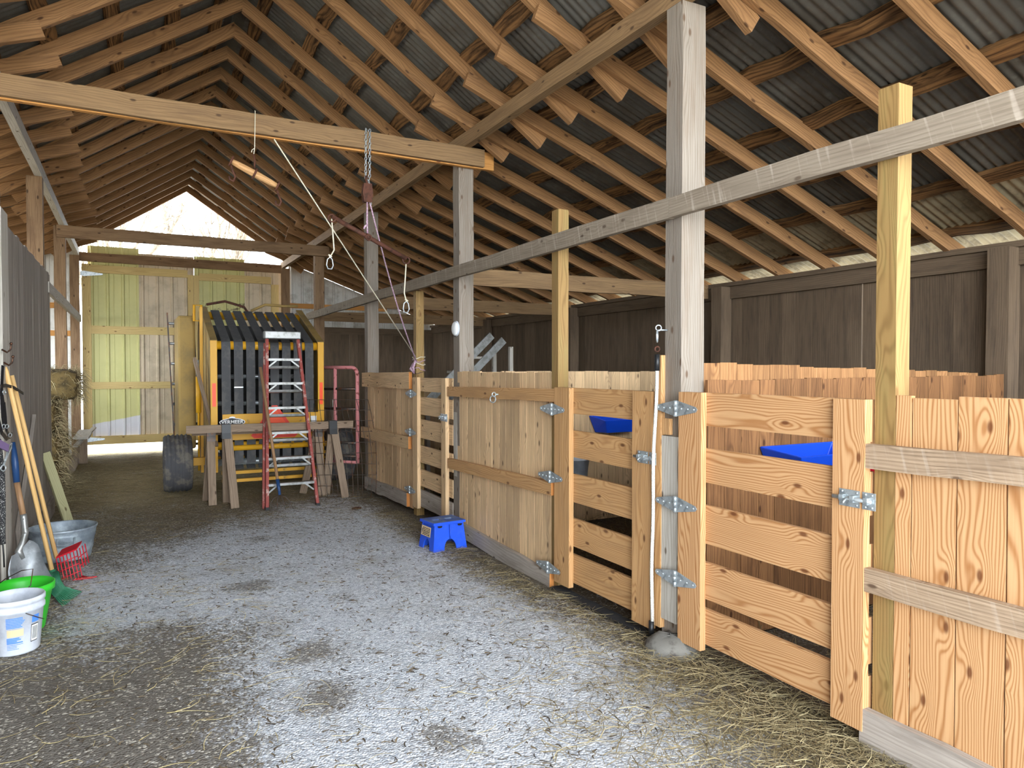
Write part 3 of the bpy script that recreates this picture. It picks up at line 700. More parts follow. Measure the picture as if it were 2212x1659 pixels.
# feeders
def feeder(label, x, y, z, w, d, h, mat='feeder'):
    mb = MB(); b = .62   # open-topped trough hung on the divider
    o = [(x, y), (x + w, y), (x + w * .96, y - d), (x + w * .12, y - d)]
    i_ = [(x + .02, y - .015), (x + w - .02, y - .015), (x + w * .96 - .02, y - d + .015), (x + w * .12 + .02, y - d + .015)]
    zt = [z + h * 1.25, z + h * 1.25, z + h, z + h * .95]; k = 0
    cx = x + w / 2; cyy = y - d / 2
    for (a, b_), zz in zip(o, zt): mb.v.append(V((a, b_, zz)))
    for (a, b_) in o: mb.v.append(V((cx + (a - cx) * .72, y + (b_ - y) * .75, z)))
    for (a, b_), zz in zip(i_, zt): mb.v.append(V((a, b_, zz)))
    for (a, b_) in i_: mb.v.append(V((cx + (a - cx) * .70, y + (b_ - y) * .72, z + .012)))
    U = [(0, 0)] * 4
    for j in range(4):
        q = (j + 1) % 4
        mb.face((j, q, q + 4, j + 4), U); mb.face((q + 8, j + 8, j + 12, q + 12), U); mb.face((q, j, j + 8, q + 8), U)
    mb.face((4, 5, 6, 7), U); mb.face((15, 14, 13, 12), U)
    return tag(mb.build('feed_trough', M[mat], bevel=.008), label, 'feed trough')
feeder('blue feed trough holding a brown block behind the nearest gate', 3.30, 3.055, .95, .66, .24, .15)
tag(BX((3.66, 2.88, .968), (3.76, 2.97, 1.06)).build('salt_block', M['salt'], bevel=.01), 'brown salt block lying in the blue feed trough', 'salt block')
mb = MB(); mb.lathe([(.02, 0), (.10, .02), (.12, .17), (.13, .17)], (4.10, 2.95, .93), None, 20); tag(mb.build('orange_pan', M['red']), 'red-orange pan hung beside the blue trough behind the gate stile', 'pan')
feeder('dark blue feed trough behind the top gap of the middle gate', 4.18, 6.15, .94, .56, .2, .14)
wb = px(1246, 1005, 3.9)
mb = MB(); mb.tube([(wb.x - .15, 5.99, .68), (wb.x - .08, 6.08, .86), (wb.x, 6.15, .93), (wb.x + .08, 6.08, .86), (wb.x + .15, 5.99, .68)], .003, n=6); mb.lathe([(.001, 0), (.12, 0), (.15, .28), (.155, .28), (.14, .27), (.11, .02), (.001, .02)], (px(1246, 1005, 3.9).x, 5.99, .42), None, 20)
tag(mb.build('hung_bucket', M['whiteplastic']), 'white bucket hanging inside the stall behind the middle gate', 'bucket')
# pale planks leaning in the stall behind the alarm post
t = thing('leaning_rack', 'pale grey rack of slanted boards seen behind the alarm post', 'rack', (3.6, 8.6, 1.0))
for k in range(2): B((3.25 + .18 * k, 8.55, 1.10 - .06 * k), (4.25 + .18 * k, 8.55, 2.05 - .06 * k), .10, .03, (0, 1, 0)).build('side_board', M['alu'], t)
for k in range(4): B((3.45 + .2 * k, 8.56, 1.18 + .19 * k), (3.45 + .2 * k, 8.95, 1.18 + .19 * k), .16, .03).build('tread', M['silver'], t)
for q in ((3.3, 8.5), (4.5, 8.5), (3.3, 9.0), (4.5, 9.0)): BX((q[0], q[1], 0), (q[0] + .05, q[1] + .05, 1.1 if q[0] < 4 else 1.9)).build('leg', M['silver'], t)
tag(B((3.3, 7.6, .0), (3.62, 8.05, 1.0), .03, .02, (1, 0, 0)).build('red_tool_handle', M['red']), 'thin red bar standing behind the gaps of the farthest gate', 'bar')
# ================================================================ BALER
X0, X1, YR = .875, 2.255, 9.62
bl = thing('round_baler', 'yellow round hay baler seen from behind, black belts down its back', 'baler', ((X0 + X1) / 2, 10.6, 0))
side = [(YR, .86), (YR, 1.945), (11.0, 2.47), (11.5, 2.44), (11.75, 2.1), (11.75, .7), (11.2, .35), (10.3, .25), (9.95, .3), (9.75, .55)]
for x in (X0, X1 - .03):
    mb = MB(); mb.prism(side, (x, 0, 0), (0, 1, 0), (0, 0, 1), (.03, 0, 0)); mb.build('side_panel', M['dustyyellow'], bl)
for x in (X0 - .012, X1 - .068):
    f = BX((x, YR - .02, .30), (x + .08, YR + .03, 1.955)).build('rear_flange', M['yellow'], bl, bevel=.004)
    BX((x + .018 if x < 1 else x + .02, YR - .0245, 1.13), (x + .062, YR - .0205, 1.42)).build('reflector', M['smv'], f)
    mb = MB(); d = V((0, 11.0 - YR, 2.47 - 1.945)).normalized()
    mb.board((x + .04, YR - .01, 1.955), (x + .04, 11.0, 2.475), .085, .02, (0, -d.z, d.y)); mb.build('sloping_flange', M['dustyyellow'], bl)
def roller(y, z, r, mat='yellow', a=X0 + .03, b=X1 - .03, name='roller'): return T([(a, y, z), (b, y, z)], r, n=16).build(name, M[mat], bl)
roller(YR + .08, 1.90, .055); roller(10.98, 2.36, .055); roller(YR + .1, .62, .05); roller(9.95, .38, .045, 'galv'); roller(10.35, .42, .05, 'galv')
NB = 8; pitch = (X1 - X0 - .2) / NB
for k in range(NB):
    xc = X0 + .10 + pitch * (k + .5); w = .108; mb = MB()
    path = [(YR + .02, .40), (YR + .02, 1.90), (YR + .03, 1.935), (YR + .07, 1.962), (10.96, 2.425), (11.02, 2.40), (11.03, 2.33)]
    o = len(mb.v); th = .012
    for i, (y, z) in enumerate(path):
        p0 = path[max(i - 1, 0)]; p1 = path[min(i + 1, len(path) - 1)]
        ty, tz = p1[0] - p0[0], p1[1] - p0[1]; L = math.hypot(ty, tz); ny, nz = -tz / L, ty / L
        for xx, s in ((-w / 2, 0), (w / 2, 0), (w / 2, 1), (-w / 2, 1)): mb.v.append(V((xc + xx, y - ny * th * s * -1, z + nz * th * s)))
    for i in range(len(path) - 1):
        for j in range(4):
            a = o + i * 4 + j; b2 = o + i * 4 + (j + 1) % 4; mb.face((a, b2, b2 + 4, a + 4), [(0, 0)] * 4)
    b_ = mb.build('belt', M['belt'], bl)
    if k == 1: BX((xc - w / 2, YR - .001, 1.36), (xc + w / 2, YR + .006, 1.375)).build('splice', M['galv'], b_)
    # second run of the belt low under the gate
    mb = MB(); d = V((0, .9, .25)).normalized()
    mb.board((xc + .03, 9.86, .30), (xc + .03, 10.30, .56), w, .012, (0, -.5, .85)); mb.build('lower_belt', M['belt'], bl)
mb = MB(); mb.prism([(10.0, .55), (10.0, 1.88), (10.95, 2.22), (11.6, 2.22), (11.6, .55)], (X0 + .035, 0, 0), (0, 1, 0), (0, 0, 1), (X1 - X0 - .07, 0, 0)); mb.build('chamber_shade_box', M['dark'], bl)  # solid black box stands in for the shade inside the chamber
for z in (1.15, 1.5): T([(X0 + .05, 9.95, z), (X1 - .05, 9.95, z)], .03, n=10).build('inner_roller', M['galv'], bl)
mp = mb = MB(); mb.box((.995, YR - .05, .70), (2.20, YR - .035, 1.03)); plate = mb.build('name_plate', M['yellow'], bl, bevel=.004)
lc = py(502, 912, YR - .055)
def ell(a, b, n=28): return [(a * math.cos(2 * math.pi * i / n), b * math.sin(2 * math.pi * i / n)) for i in range(n)]
mb = MB(); mb.prism(ell(.153, .050), (lc.x, YR - .0505, lc.z), (1, 0, 0), (0, 0, 1), (0, -.002, 0)); mb.prism([(-.045, .05), (.045, .05), (.03, .072), (0, .08), (-.03, .072)], (lc.x, YR - .0505, lc.z - .008), (1, 0, 0), (0, 0, 1), (0, -.002, 0)); mb.build('emblem_rim', M['labelwhite'], plate)
mb = MB(); mb.prism(ell(.143, .042), (lc.x, YR - .0527, lc.z), (1, 0, 0), (0, 0, 1), (0, -.002, 0)); mb.build('emblem', M['labelblack'], plate)
tc = bpy.data.curves.new('lettering', 'FONT'); tc.body = 'VERMEER'; tc.size = .064; tc.align_x = 'CENTER'; tc.align_y = 'CENTER'; tc.extrude = .001; tc.offset = .0012; tc.space_character = 1.0
tc.materials.append(M['labelwhite']); tmp = bpy.data.objects.new('tmp', tc); COL.objects.link(tmp)
to = bpy.data.objects.new('lettering', bpy.data.meshes.new_from_object(tmp.evaluated_get(bpy.context.evaluated_depsgraph_get()))); COL.objects.link(to); bpy.data.objects.remove(tmp)
to.parent = plate; to.location = V((lc.x, YR - .0565, lc.z)) - V(bl.location) - V(plate.location); to.rotation_euler = (math.pi / 2, 0, 0)
BX((2.08, YR - .053, .84), (2.16, YR - .051, .98)).build('sticker', M['labelwhite'], plate)
# slow-moving-vehicle triangle
a = py(553, 940, YR - .07); b = py(612, 940, YR - .07); c3 = py(581, 888, YR - .07)
mb = MB(); cx = 1.60; zb, zt_, hw = .58, 1.05, .30
tri = lambda hw, z0, z1, c: [(-hw, z0), (-hw + c, z0 - c * .9), (hw - c, z0 - c * .9), (hw, z0), (c * .8, z1), (-c * .8, z1)]
mb.prism(tri(.29, .75, 1.13, .04), (cx + .02, YR - .068, 0), (1, 0, 0), (0, 0, 1), (0, -.003, 0)); e = mb.build('warning_triangle', M['smvred'], bl)
mb = MB(); mb.prism(tri(.235, .77, 1.08, .02), (cx + .02, YR - .0715, 0), (1, 0, 0), (0, 0, 1), (0, -.001, 0)); mb.build('warning_triangle_centre', M['smv'], e)
T([(.99, YR - .03, .60), (2.34, YR - .03, .60)], .035, n=14).build('cross_tube', M['yellow'], bl)
mb = MB(); mb.lathe([(.03, -.02), (.11, -.02), (.11, -.008), (.05, 0), (.11, .008), (.11, .02), (.03, .02)], (2.20, YR - .06, .61), rotm((1, 0, 0)), 24); mb.build('chain_sprocket', M['yellow'], bl)
for z in (.17, .27): BX((1.0, YR + .02 + z * .3, z - .02), (2.22, YR + .08 + z * .3, z + .02)).build('lower_bar', M['yellow'], bl)
# left front shield, tubes, hydraulic ram
BX((.555, 10.72, .50), (.775, 11.6, 2.33)).build('side_shield', M['dustyyellow'], bl, bevel=.03)
BX((.80, 10.3, .22), (.835, 10.36, 2.42)).build('upright', M['yellow'], bl)
mb = MB(); q = py(427, 675, 10.5)
mb.tube([(q.x - .045, 10.5, 2.25), (q.x - .045, 10.5, 2.46), (q.x + .045, 10.5, 2.46), (q.x + .045, 10.5, 2.25)], .018, n=8, closed=True); mb.build('frame_loop', M['yellow'], bl)
T([(.775, 10.28, 1.02), (.775, 10.28, 1.5)], .033, n=12).build('ram_cylinder', M['yellow'], bl)
T([(.775, 10.28, 1.48), (.775, 10.28, 1.72)], .013, n=10).build('ram_rod', M['galv'], bl)
T([(.775, 10.28, .25), (.775, 10.28, 1.04)], .014, n=8).build('ram_stay', M['yellow'], bl)
T([(.95, 11.05, 2.52), (1.2, 11.1, 2.58), (1.45, 11.0, 2.50), (1.5, 11.0, 2.42)], .018, n=8).build('hydraulic_hose', M['rust'], bl)
T([(1.55, 11.05, 2.45), (1.75, 11.05, 2.55), (2.0, 11.05, 2.54), (2.22, 11.05, 2.55)], .020, n=8).build('hydraulic_hose', M['dustyyellow'], bl)
BX((.45, 10.2, .33), (2.7, 10.32, .43)).build('axle', M['yellow'], bl)
for xc, nm in ((.515, 'l'), (2.62, 'r')):
    mb = MB(); R0 = .375; pr = [(.22, -.12), (.30, -.165), (.345, -.165), (.366, -.14)]
    for k in range(-5, 6):
        z = k * .026; pr += [(R0 - .003, z - .008), (R0, z - .004), (R0, z + .004), (R0 - .003, z + .008)] if k % 2 == 0 else [(R0 - .014, z - .006), (R0 - .014, z + .006)]
    pr += [(.366, .14), (.345, .165), (.30, .165), (.22, .12), (.2, 0), (.22, -.12)]
    mb.lathe(pr, (xc, 10.25, .372), rotm((1, 0, 0)), 48); w = mb.build('tyre', M['rubber'], bl)
    mb = MB(); mb.lathe([(.001, -.07), (.08, -.08), (.10, -.04), (.2, -.05), (.225, -.12), (.225, .12), (.2, .05), (.1, .04), (.001, .05)], (xc, 10.25, .372), rotm((1, 0, 0)), 28); mb.build('rim', M['dustyyellow'], w)
# board leaning on the baler
tag(B(py(420, 775, 10.1), (.93, 9.62, .62), .10, .035, (1, 0, 0), n=4, wob=.002).build('leaning_board', M['sawwood']), 'grey weathered board leaning on the left side of the round baler', 'board')

# ================================================================ LADDERS
lb = V((1.625, 8.44, 0.0)); lt = V((1.645, 9.12, 1.97))
sl = thing('step_ladder', 'folded step ladder with faded red rails leaning on the sawhorses', 'ladder', lb)
d = (lt - lb).normalized(); nrm = V((0, -d.z, d.y)).normalized()
def lp(f, s, off=0.0, wb=.285, wt=.185): p = lb + (lt - lb) * f; return p + V((s * (wb + (wt - wb) * f), 0, 0)) + nrm * off
for s in (-1, 1):
    mb = MB(); mb.board(lp(0, s), lp(1, s), .03, .075, nrm); mb.board(lp(0, s, .03) + V((-s * .012, 0, 0)), lp(1, s, .03) + V((-s * .012, 0, 0)), .012, .012, nrm); mb.build('rail', M['ladderred'], sl)
    mb = MB(); mb.board(lp(0, s, -.09, .31, .20), lp(.98, s, -.065, .31, .20), .028, .05, nrm); mb.build('rear_rail', M['ladderred'], sl)
    mb = MB(); mb.box(lp(0, s) + V((-.02, -.05, -.0)), lp(0, s) + V((.02, .05, .03))); mb.build('foot', M['blackplastic'], sl)
for i in range(6):
    f = .135 + .147 * i
    a, b = lp(f, -1), lp(f, 1)
    st = B(a + V((.012, 0, 0)), b - V((.012, 0, 0)), .085, .028, (0, 0, 1)).build('step', M['alu'], sl)
    for s in (-1, 1):
        B(lp(f, s) + V((-s * .015, -.02, -.09)), lp(f, s) + V((-s * .11, -.02, -.012)), .018, .006, (0, 1, 0)).build('brace', M['alu'], st)
    if i: B(lp(f - .035, -1, -.085, .30, .19), lp(f - .035, 1, -.085, .30, .19), .03, .03, nrm).build('rear_bar', M['alu'], sl)
mb = MB(); c0 = lt + d * .02; mb.box((c0.x - .215, c0.y - .07, c0.z - .02), (c0.x + .215, c0.y + .09, c0.z + .075)); mb.build('top_cap', M['alu'], sl, bevel=.01)
# aluminium extension ladder behind the wheel
el = thing('extension_ladder', 'tall aluminium ladder standing behind the left tyre of the baler', 'ladder', (.42, 11.9, 0))
e0 = py(378, 978, 11.9); e1 = py(361, 676, 12.1); e0 = e0 + (e0 - e1) * (e0.z / (e1.z - e0.z))
dv = V((.36, 0, 0))
for k in range(2): B(e0 + dv * k, e1 + dv * k, .018, .05, (0, 1, 0)).build('rail', M['iron'], el)
for i in range(8):
    f = .06 + .125 * i; p = e0 + (e1 - e0) * f; T([p, p + dv], .021, n=10).build('rung', M['alu'], el)
# ================================================================ SAWHORSES
def sawhorse(label, xa, xb, y, z, legs, brk, lab2):
    t = thing('sawhorse', label, 'sawhorse', ((xa + xb) / 2, y, 0), 'wooden sawhorses')
    mb = MB(); mb.board((xa, y, z - .045), (xb, y + .02, z - .05), .038, .09, (0, 0, 1), n=5, wob=.002); mb.build('beam', M['sawwood'], t)
    for x in brk:
        mb = MB(); mb.prism([(-.055, 0), (.055, 0), (.06, -.10), (.075, -.165), (-.075, -.165), (-.06, -.10)], (x - .048, y + .004, z + .005), (0, 1, 0), (0, 0, 1), (.096, 0, 0)); mb.build('bracket', M['blackplastic'] if lab2 else M['iron'], t)
    for (x, dx, dy) in legs:
        mb = MB(); mb.board((x + dx, y + dy, 0), (x, y + .03 * (1 if dy > 0 else -1), z - .08), .088, .038, (0, 1, .0), n=4, wob=.001); mb.build('leg', M['sawwood'], t)
    return t
sawhorse('front sawhorse with long worn beam and black brackets', py(402, 925, 8.85).x, py(763, 914, 8.85).x, 8.85, .955,
         [(.97, .06, -.16), (.96, .02, .2), (2.20, .13, -.06), (2.19, -.02, .26)], (.955, 2.19), 1)
sawhorse('rear sawhorse half hidden behind the front one, lower grey legs', .62, 2.36, 9.2, .90,
         [(.82, .0, -.2), (.83, -.05, .16), (2.09, .0, -.2), (2.09, -.16, .16)], (.825, 2.09), 0)
# pitchfork leaning on the ladder
t = thing('pitchfork', 'long-handled fork with blue ferrule leaning on the step ladder', 'fork', (1.476, 8.33, 0))
h0 = V((1.335, 8.80, 1.62)); h1 = V((1.462, 8.36, .22))
T([h0, h1], .018, n=10).build('shaft', M['oldhandle'], t)
d = (h1 - h0).normalized(); T([h1 - d * .13, h1 + d * .05], [.023, .016], n=10).build('ferrule', M['navy'], t)
for k in range(4):
    s = (k - 1.5) * .055; p = h1 + d * .05
    T([p, p + V((s * .8, -.01, -.03)), p + V((s * 1.3, -.03, -.08)), V((p.x + s * 1.5 + .01, p.y - .07, .012))], .0045, n=6).build('tine', M['iron'], t)

# ================================================================ PINK GATE AND MESH
ga, gb = V((2.675, 9.44, 0)), V((2.30, 9.86, 0))
t = thing('tube_gate', 'faded red tube gate beside the baler, behind the wire mesh', 'gate', ga)
dg = (gb - ga)
def gp(f, z): return ga + dg * f + V((0, 0, z))
def arc(): return [gp(0, .33), gp(0, 1.52)] + [gp(.16 * (1 - math.cos(a)), 1.52 + .10 * math.sin(a)) for a in (.4, .8, 1.2, 1.57)] + [gp(1.0, 1.62)]
T(arc(), .026, n=10).build('outer_frame', M['pink'], t)
T([gp(.62, .35), gp(.62, 1.61)], .024, n=10).build('upright', M['pink'], t)
for z in (1.33, 1.06, .80, .60, .42, .34): T([gp(0.02, z), gp(1.0, z + .0)], .019, n=8).build('bar', M['pink'] if z < .36 else M['iron'], t)
m0, m1 = V((2.66, 8.60, .005)), V((1.98, 8.95, .005)); up_ = V((.02, .42, 1.20))
mb = MB(); nv = 12; nh = 9
for i in range(nv + 1):
    p = m0 + (m1 - m0) * (i / nv); pts = []
    for j in range(9):
        f = j / 8; w = V((.05 * math.sin(f * 3 + i * .2), -.05 * math.sin(f * 2.6), 0)); pts.append(p + up_ * f + w)
    mb.tube(pts, .0036, n=5)
for j in range(nh + 1):
    f = j / nh; pts = []
    for i in range(nv + 1):
        w = V((.05 * math.sin(f * 3 + i * .2), -.05 * math.sin(f * 2.6), 0)); pts.append(m0 + (m1 - m0) * (i / nv) + up_ * f + w)
    mb.tube(pts, .0036, n=5)
tag(mb.build('wire_mesh', M['iron']), 'sheet of rusty welded wire mesh leaning before the faded red gate', 'mesh')
# ================================================================ HANGING FROM THE TIE BEAM
YH = 6.02
t = thing('singletree', 'wooden singletree with rusty hooks hanging by a string from the tie beam', 'singletree', (.88, YH, 3.2))
a, b = V((.706, YH, 3.235)), V((1.055, YH, 3.08)); c = (a + b) / 2
T([a + (b - a) * f for f in (0, .15, .5, .85, 1)], [.020, .026, .030, .026, .020], n=10).build('bar', M['pineworn'], t)['label'] = 'short worn wooden bar'
for p, s in ((a, -1), (b, 1)):
    mb = MB(); mb.tube(ringpts(p + V((s * .0, 0, 0)), .036, (b - a)), .008, n=8, closed=True)
    mb.tube([p + V((0, 0, -.035)), p + V((.01, 0, -.075)), p + V((.03, 0, -.12)), p + V((.015, 0, -.155)), p + V((-.012, 0, -.145)), p + V((-.015, 0, -.12))], .008, n=8)
    mb.build('hook', M['rust'], t)
mb = MB(); mb.tube(ringpts(c, .040, (b - a)), .009, n=8, closed=True); mb.tube([c + V((0, 0, .04)), c + V((.002, 0, .1)), c + V((-.006, 0, .155))], .007, n=8); mb.build('centre_ring', M['rust'], t)
mb = MB(); mb.tube([(.892, 6.07, 3.675), (.89, YH + .01, 3.66), (.882, YH, 3.36), c + V((-.006, 0, .15))], .0035, n=6); mb.tube([(.882, YH, 3.36), (.862, YH, 3.345), (.858, YH, 3.325)], .0035, n=6); mb.build('string', M['rope'], t)
def chain(pts, r=.0032, L=.034):
    mb = MB(); k = 0
    for p, q in zip(pts, pts[1:]):
        p = V(p); q = V(q); n = max(1, int((q - p).length / (L * .78))); d = (q - p).normalized()
        s1 = d.orthogonal().normalized(); s2 = d.cross(s1)
        for i in range(n):
            cc = p + (q - p) * ((i + .5) / n); s = s1 if k % 2 else s2; k += 1
            mb.tube([cc + d * (math.cos(w) * L * .5) + s * (math.sin(w) * L * .30) for w in [2 * math.pi * j / 10 for j in range(10)]], r, n=5, closed=True)
    return mb
t = thing('hoist_chain', 'bright zinc chain looped over the tie beam', 'chain', (1.825, 6.05, 3.6))
chain([(1.80, 6.063, 3.24), (1.805, 6.066, 3.675), (1.82, 6.10, 3.675)]).build('loop', M['galv'], t)
chain([(1.835, 6.063, 3.26), (1.838, 6.066, 3.675), (1.838, 6.10, 3.675)]).build('loop', M['galv'], t)
chain([(1.818, 6.058, 3.26), (1.835, 6.05, 3.15), (1.842, 6.05, 3.02)]).build('tail', M['galv'], t)
t = thing('pulley_block', 'rusty pulley block hanging from the zinc chain', 'pulley', (1.80, YH, 3.15))
T([(1.80, YH + .03, 3.26), (1.79, YH, 3.225), (1.80, YH, 3.19)], .011, n=8).build('hook', M['rust'], t)
for s in (-1, 1):
    mb = MB(); mb.prism([(-.035, .08), (.035, .08), (.045, 0), (.035, -.08), (-.035, -.08), (-.045, 0)], (1.80, YH + s * .022, 3.11), (1, 0, 0), (0, 0, 1), (0, .006, 0)); mb.build('cheek', M['rust'], t)
mb = MB(); mb.lathe([(.01, -.012), (.045, -.012), (.036, 0), (.045, .012), (.01, .012)], (1.80, YH + .003, 3.11), rotm((0, 1, 0)), 20); mb.build('wheel', M['iron'], t)
t = thing('hanging_pipe', 'rusty pipe bar hanging aslant from the pulley rope', 'pipe', (1.82, YH, 2.73))
a, b = V((1.495, YH, 2.880)), V((2.150, YH, 2.575)); c = a + (b - a) * .47
T([a, b], .019, n=12).build('pipe', M['rust'], t)
T([c - (b - a) * .03, c + (b - a) * .03], .025, n=12).build('collar', M['rust'], t)
T(ringpts(c + V((0, -.025, -.01)), .024, (0, 1, 0)), .007, n=8, closed=True).build('collar_ring', M['rust'], t)
for p in (a, b): T(ringpts(p + V((0, 0, -.015)), .03, (.3, 1, 0)), .008, n=8, closed=True).build('end_ring', M['rust'], t)
mb = MB(); mb.tube([(1.80, YH, 3.07), (1.797, YH, 2.86), c + V((-.002, 0, .03))], .0075, n=7); mb.tube([(1.797, YH - .01, 2.84), (1.775, YH - .01, 2.82), (1.765, YH - .01, 2.80)], .009, n=6); mb.build('rope', M['purplerope'], t)
def carabiner(top, pts, lab):
    t = thing('carabiner_cord', lab, 'cord', top)
    T([top] + pts, .006, n=7).build('cord', M['rope'], t)
    e = V(pts[-1]); mb = MB()
    mb.tube([e + V(p) for p in ((0, 0, 0), (-.022, 0, -.02), (-.03, 0, -.07), (-.018, 0, -.10), (.012, 0, -.10), (.026, 0, -.07), (.018, 0, -.02))], .0055, n=7, closed=True); mb.build('carabiner', M['galv'], t)
    T([e + V((-.012, 0, .02)), e + V((.014, 0, .0)), e + V((-.008, 0, .0))], .008, n=6).build('knot', M['rope'], t)
carabiner(V((1.493, YH, 2.86)), [V((1.505, YH, 2.7)), V((1.512, YH, 2.6)), V((1.478, YH, 2.54))], 'cream cord with carabiner on the upper left end of the rusty pipe')
carabiner(V((2.148, YH, 2.53)), [V((2.140, YH, 2.4)), V((2.13, YH, 2.27)), V((2.15, YH, 2.20))], 'cream cord with carabiner on the lower right end of the rusty pipe')
tag(T([(1.05, 6.12, 3.485), (2.745, 7.37, 1.72)], .0055, n=6).build('diagonal_cord', M['rope']), 'long tight cream cord running from the tie beam down to the twine-wrapped post', 'cord')
pts = [V((1.815, YH, 3.06)) + (V((2.75, 7.36, 1.66)) - V((1.815, YH, 3.06))) * (i / 10) - V((0, 0, .10 * math.sin(math.pi * i / 10))) for i in range(11)]
tag(T(pts, .0065, n=6).build('pulley_rope', M['purplerope']), 'purple and white rope running from the pulley to the twine-wrapped post', 'rope')

# ================================================================ STEP STOOL
def stool():
    c = V((2.455, 5.93, 0)); t = thing('step_stool', 'dusty blue plastic folding step stool by the kick board', 'stool', c)
    ang = math.radians(6); ua = V((math.cos(ang), math.sin(ang), 0)); ub = V((-math.sin(ang), math.cos(ang), 0)); uz = V((0, 0, 1))
    H = .25; mb = MB(); hw, hd = .155, .125
    def P(a, b, z): return c + ua * a + ub * b + uz * z
    # top with two grip holes: made of strips round the holes
    for a0, a1, b0, b1 in ((-hw, hw, -hd, -.026), (-hw, hw, .026, hd), (-hw, -.10, -.026, .026), (-.026, .026, -.026, .026), (.10, hw, -.026, .026)):
        mb.prism([(a0, b0), (a1, b0), (a1, b1), (a0, b1)], P(0, 0, H - .018), ua, ub, uz * .018)
    mb.build('top', M['bluedusty'], t)
    BX((0, 0, 0), (1, 1, 1)) if 0 else None
    def side(o, da, w, flare, name):
        # panel with an arched foot opening; da along the panel, leaning out by flare
        k = []; ww = w + .02
        for i in range(11): th = math.pi * i / 10; k.append((-.062 * math.cos(th), .10 * math.sin(th)))
        poly = [(-ww, 0), *k[0:11], (ww, 0), (w, H - .02), (-w, H - .02)]
        mb = MB(); nn = len(poly); out = da.cross(uz) if False else None
        mb.prism(poly, o, da, (uz * (H - .02) - flare).normalized() * 1.0, flare.normalized() * -.012); return mb.build(name, M['blue'], t)
    for s in (-1, 1):
        f = ub * s * .03; side(P(0, 0, 0) + ub * s * (hd + .02), ua, hw - .01, f, 'side_panel')
        f = ua * s * .03; side(P(0, 0, 0) + ua * s * (hw + .015), ub, hd - .005, f, 'end_panel')
    # rim, hinge ridge and slots
    mb = MB()
    for s in (-1, 1):
        mb.prism([(-hw - .006, 0), (hw + .006, 0), (hw + .006, .022), (-hw - .006, .022)], P(0, s * hd, H - .022), ua, uz, ub * s * .006)
        mb.prism([(-hd, 0), (hd, 0), (hd, .022), (-hd, .022)], P(s * hw, 0, H - .022), ub, uz, ua * s * .006)
    mb.build('rim', M['blue'], t)
    o = P(0, -hd - .0125, .12); T([P(0, -hd - .010, H - .025), P(0, -hd - .018, .10)], .006, n=8).build('hinge_ridge', M['blue'], t)
    mb = MB()
    for a in (-.10, .10): mb.prism([(-.022, 0), (.022, 0), (.022, -.008), (.012, -.016), (-.012, -.016), (-.022, -.008)], P(a, -hd - .0085, H - .028), ua, uz, ub * -.003)
    mb.build('slot', M['labelblack'], t)
    # paper label on the end
    up2 = (uz * (H - .02) + ua * .03 * 1).normalized()
    o = P(-hw - .0065, .0, .205); dn = (V((0, 0, -1)) - ua * .13).normalized(); nn = -ua
    l = MB(); l.prism([(-.085, 0), (.085, 0), (.085, .085), (-.085, .085)], o, ub, dn, nn * .002); lb_ = l.build('label', M['labeltan'], t)
    l = MB()
    for r in range(5):
        x = -.07
        while x < .06:
            w = rnd(.008, .03); l.prism([(x, .012 + r * .014), (min(x + w, .075), .012 + r * .014), (min(x + w, .075), .020 + r * .014), (x, .020 + r * .014)], o + nn * .0022, ub, dn, nn * .0008); x += w + rnd(.006, .014)
    l.build('print', M['labelblack'], lb_)
stool()

# ================================================================ LEFT WALL TOOLS
def cone_patch(c, r0, z0, r1, z1, a0, a1, za, zb, off=.0012, n=8):
    mb = MB(); c = V(c)
    for i in range(n + 1):
        a = a0 + (a1 - a0) * i / n
        for z in (za, zb):
            r = r0 + (r1 - r0) * (z - z0) / (z1 - z0) + off; mb.v.append(c + V((r * math.cos(a), r * math.sin(a), z)))
    for i in range(n): mb.face((2 * i, 2 * i + 2, 2 * i + 3, 2 * i + 1), [(0, 0)] * 4)
    return mb
c = V((-.60, 4.88, 0))
t = thing('white_bucket', 'white plastic bucket with blue print and a bar code, at the left edge', 'bucket', c)
R0, R1, H = .118, .142, .315
mb = MB(); mb.lathe([(.001, .004), (R0 - .006, .004), (R0, .012), (R1 - .004, H - .075), (R1 + .004, H - .072), (R1 + .004, H - .055), (R1 - .001, H - .053), (R1 + .001, H - .03), (R1 + .006, H - .028), (R1 + .006, H - .006), (R1 + .002, H), (R1 - .004, H), (R1 - .006, H - .03), (R0 - .004, .02), (.001, .014)], c, None, 48); mb.build('body', M['whiteplastic'], t)
base = math.atan2(-c.y, -c.x)      # towards the camera side
def lab(name, mat, a0, a1, za, zb, off=.0012): return cone_patch(c, R0, .012, R1 - .004, H - .075, base + a0, base + a1, za, zb, off).build(name, M[mat], t)
lab('tan_band', 'labeltan', -.30, .30, .115, .155)
z = .165
mb = MB()
for i in range(7):
    for (za) in (z + i * .0085,):
        q = cone_patch(c, R0, .012, R1 - .004, H - .075, base - .32, base + rnd(.2, .34), za, za + .0055); o = len(mb.v); mb.v += q.v
        for f in q.f: mb.face([o + k for k in f], [(0, 0)] * 4)
mb.build('print', M['labelblue'], t); mb = MB()
for i in range(8):
    za = .102 - i * .0085
    q = cone_patch(c, R0, .012, R1 - .004, H - .075, base - .32, base + rnd(.05, .3), za, za + (.007 if i < 4 else .003)); o = len(mb.v); mb.v += q.v
    for f in q.f: mb.face([o + k for k in f], [(0, 0)] * 4)
mb.build('print', M['labelblue'], t)
lab('blue_block', 'labelblue', .62, .95, .175, .215)
lab('barcode_border', 'labelblack', .60, .95, .065, .165)
lab('barcode_field', 'labelwhite', .62, .93, .070, .160, .0016)
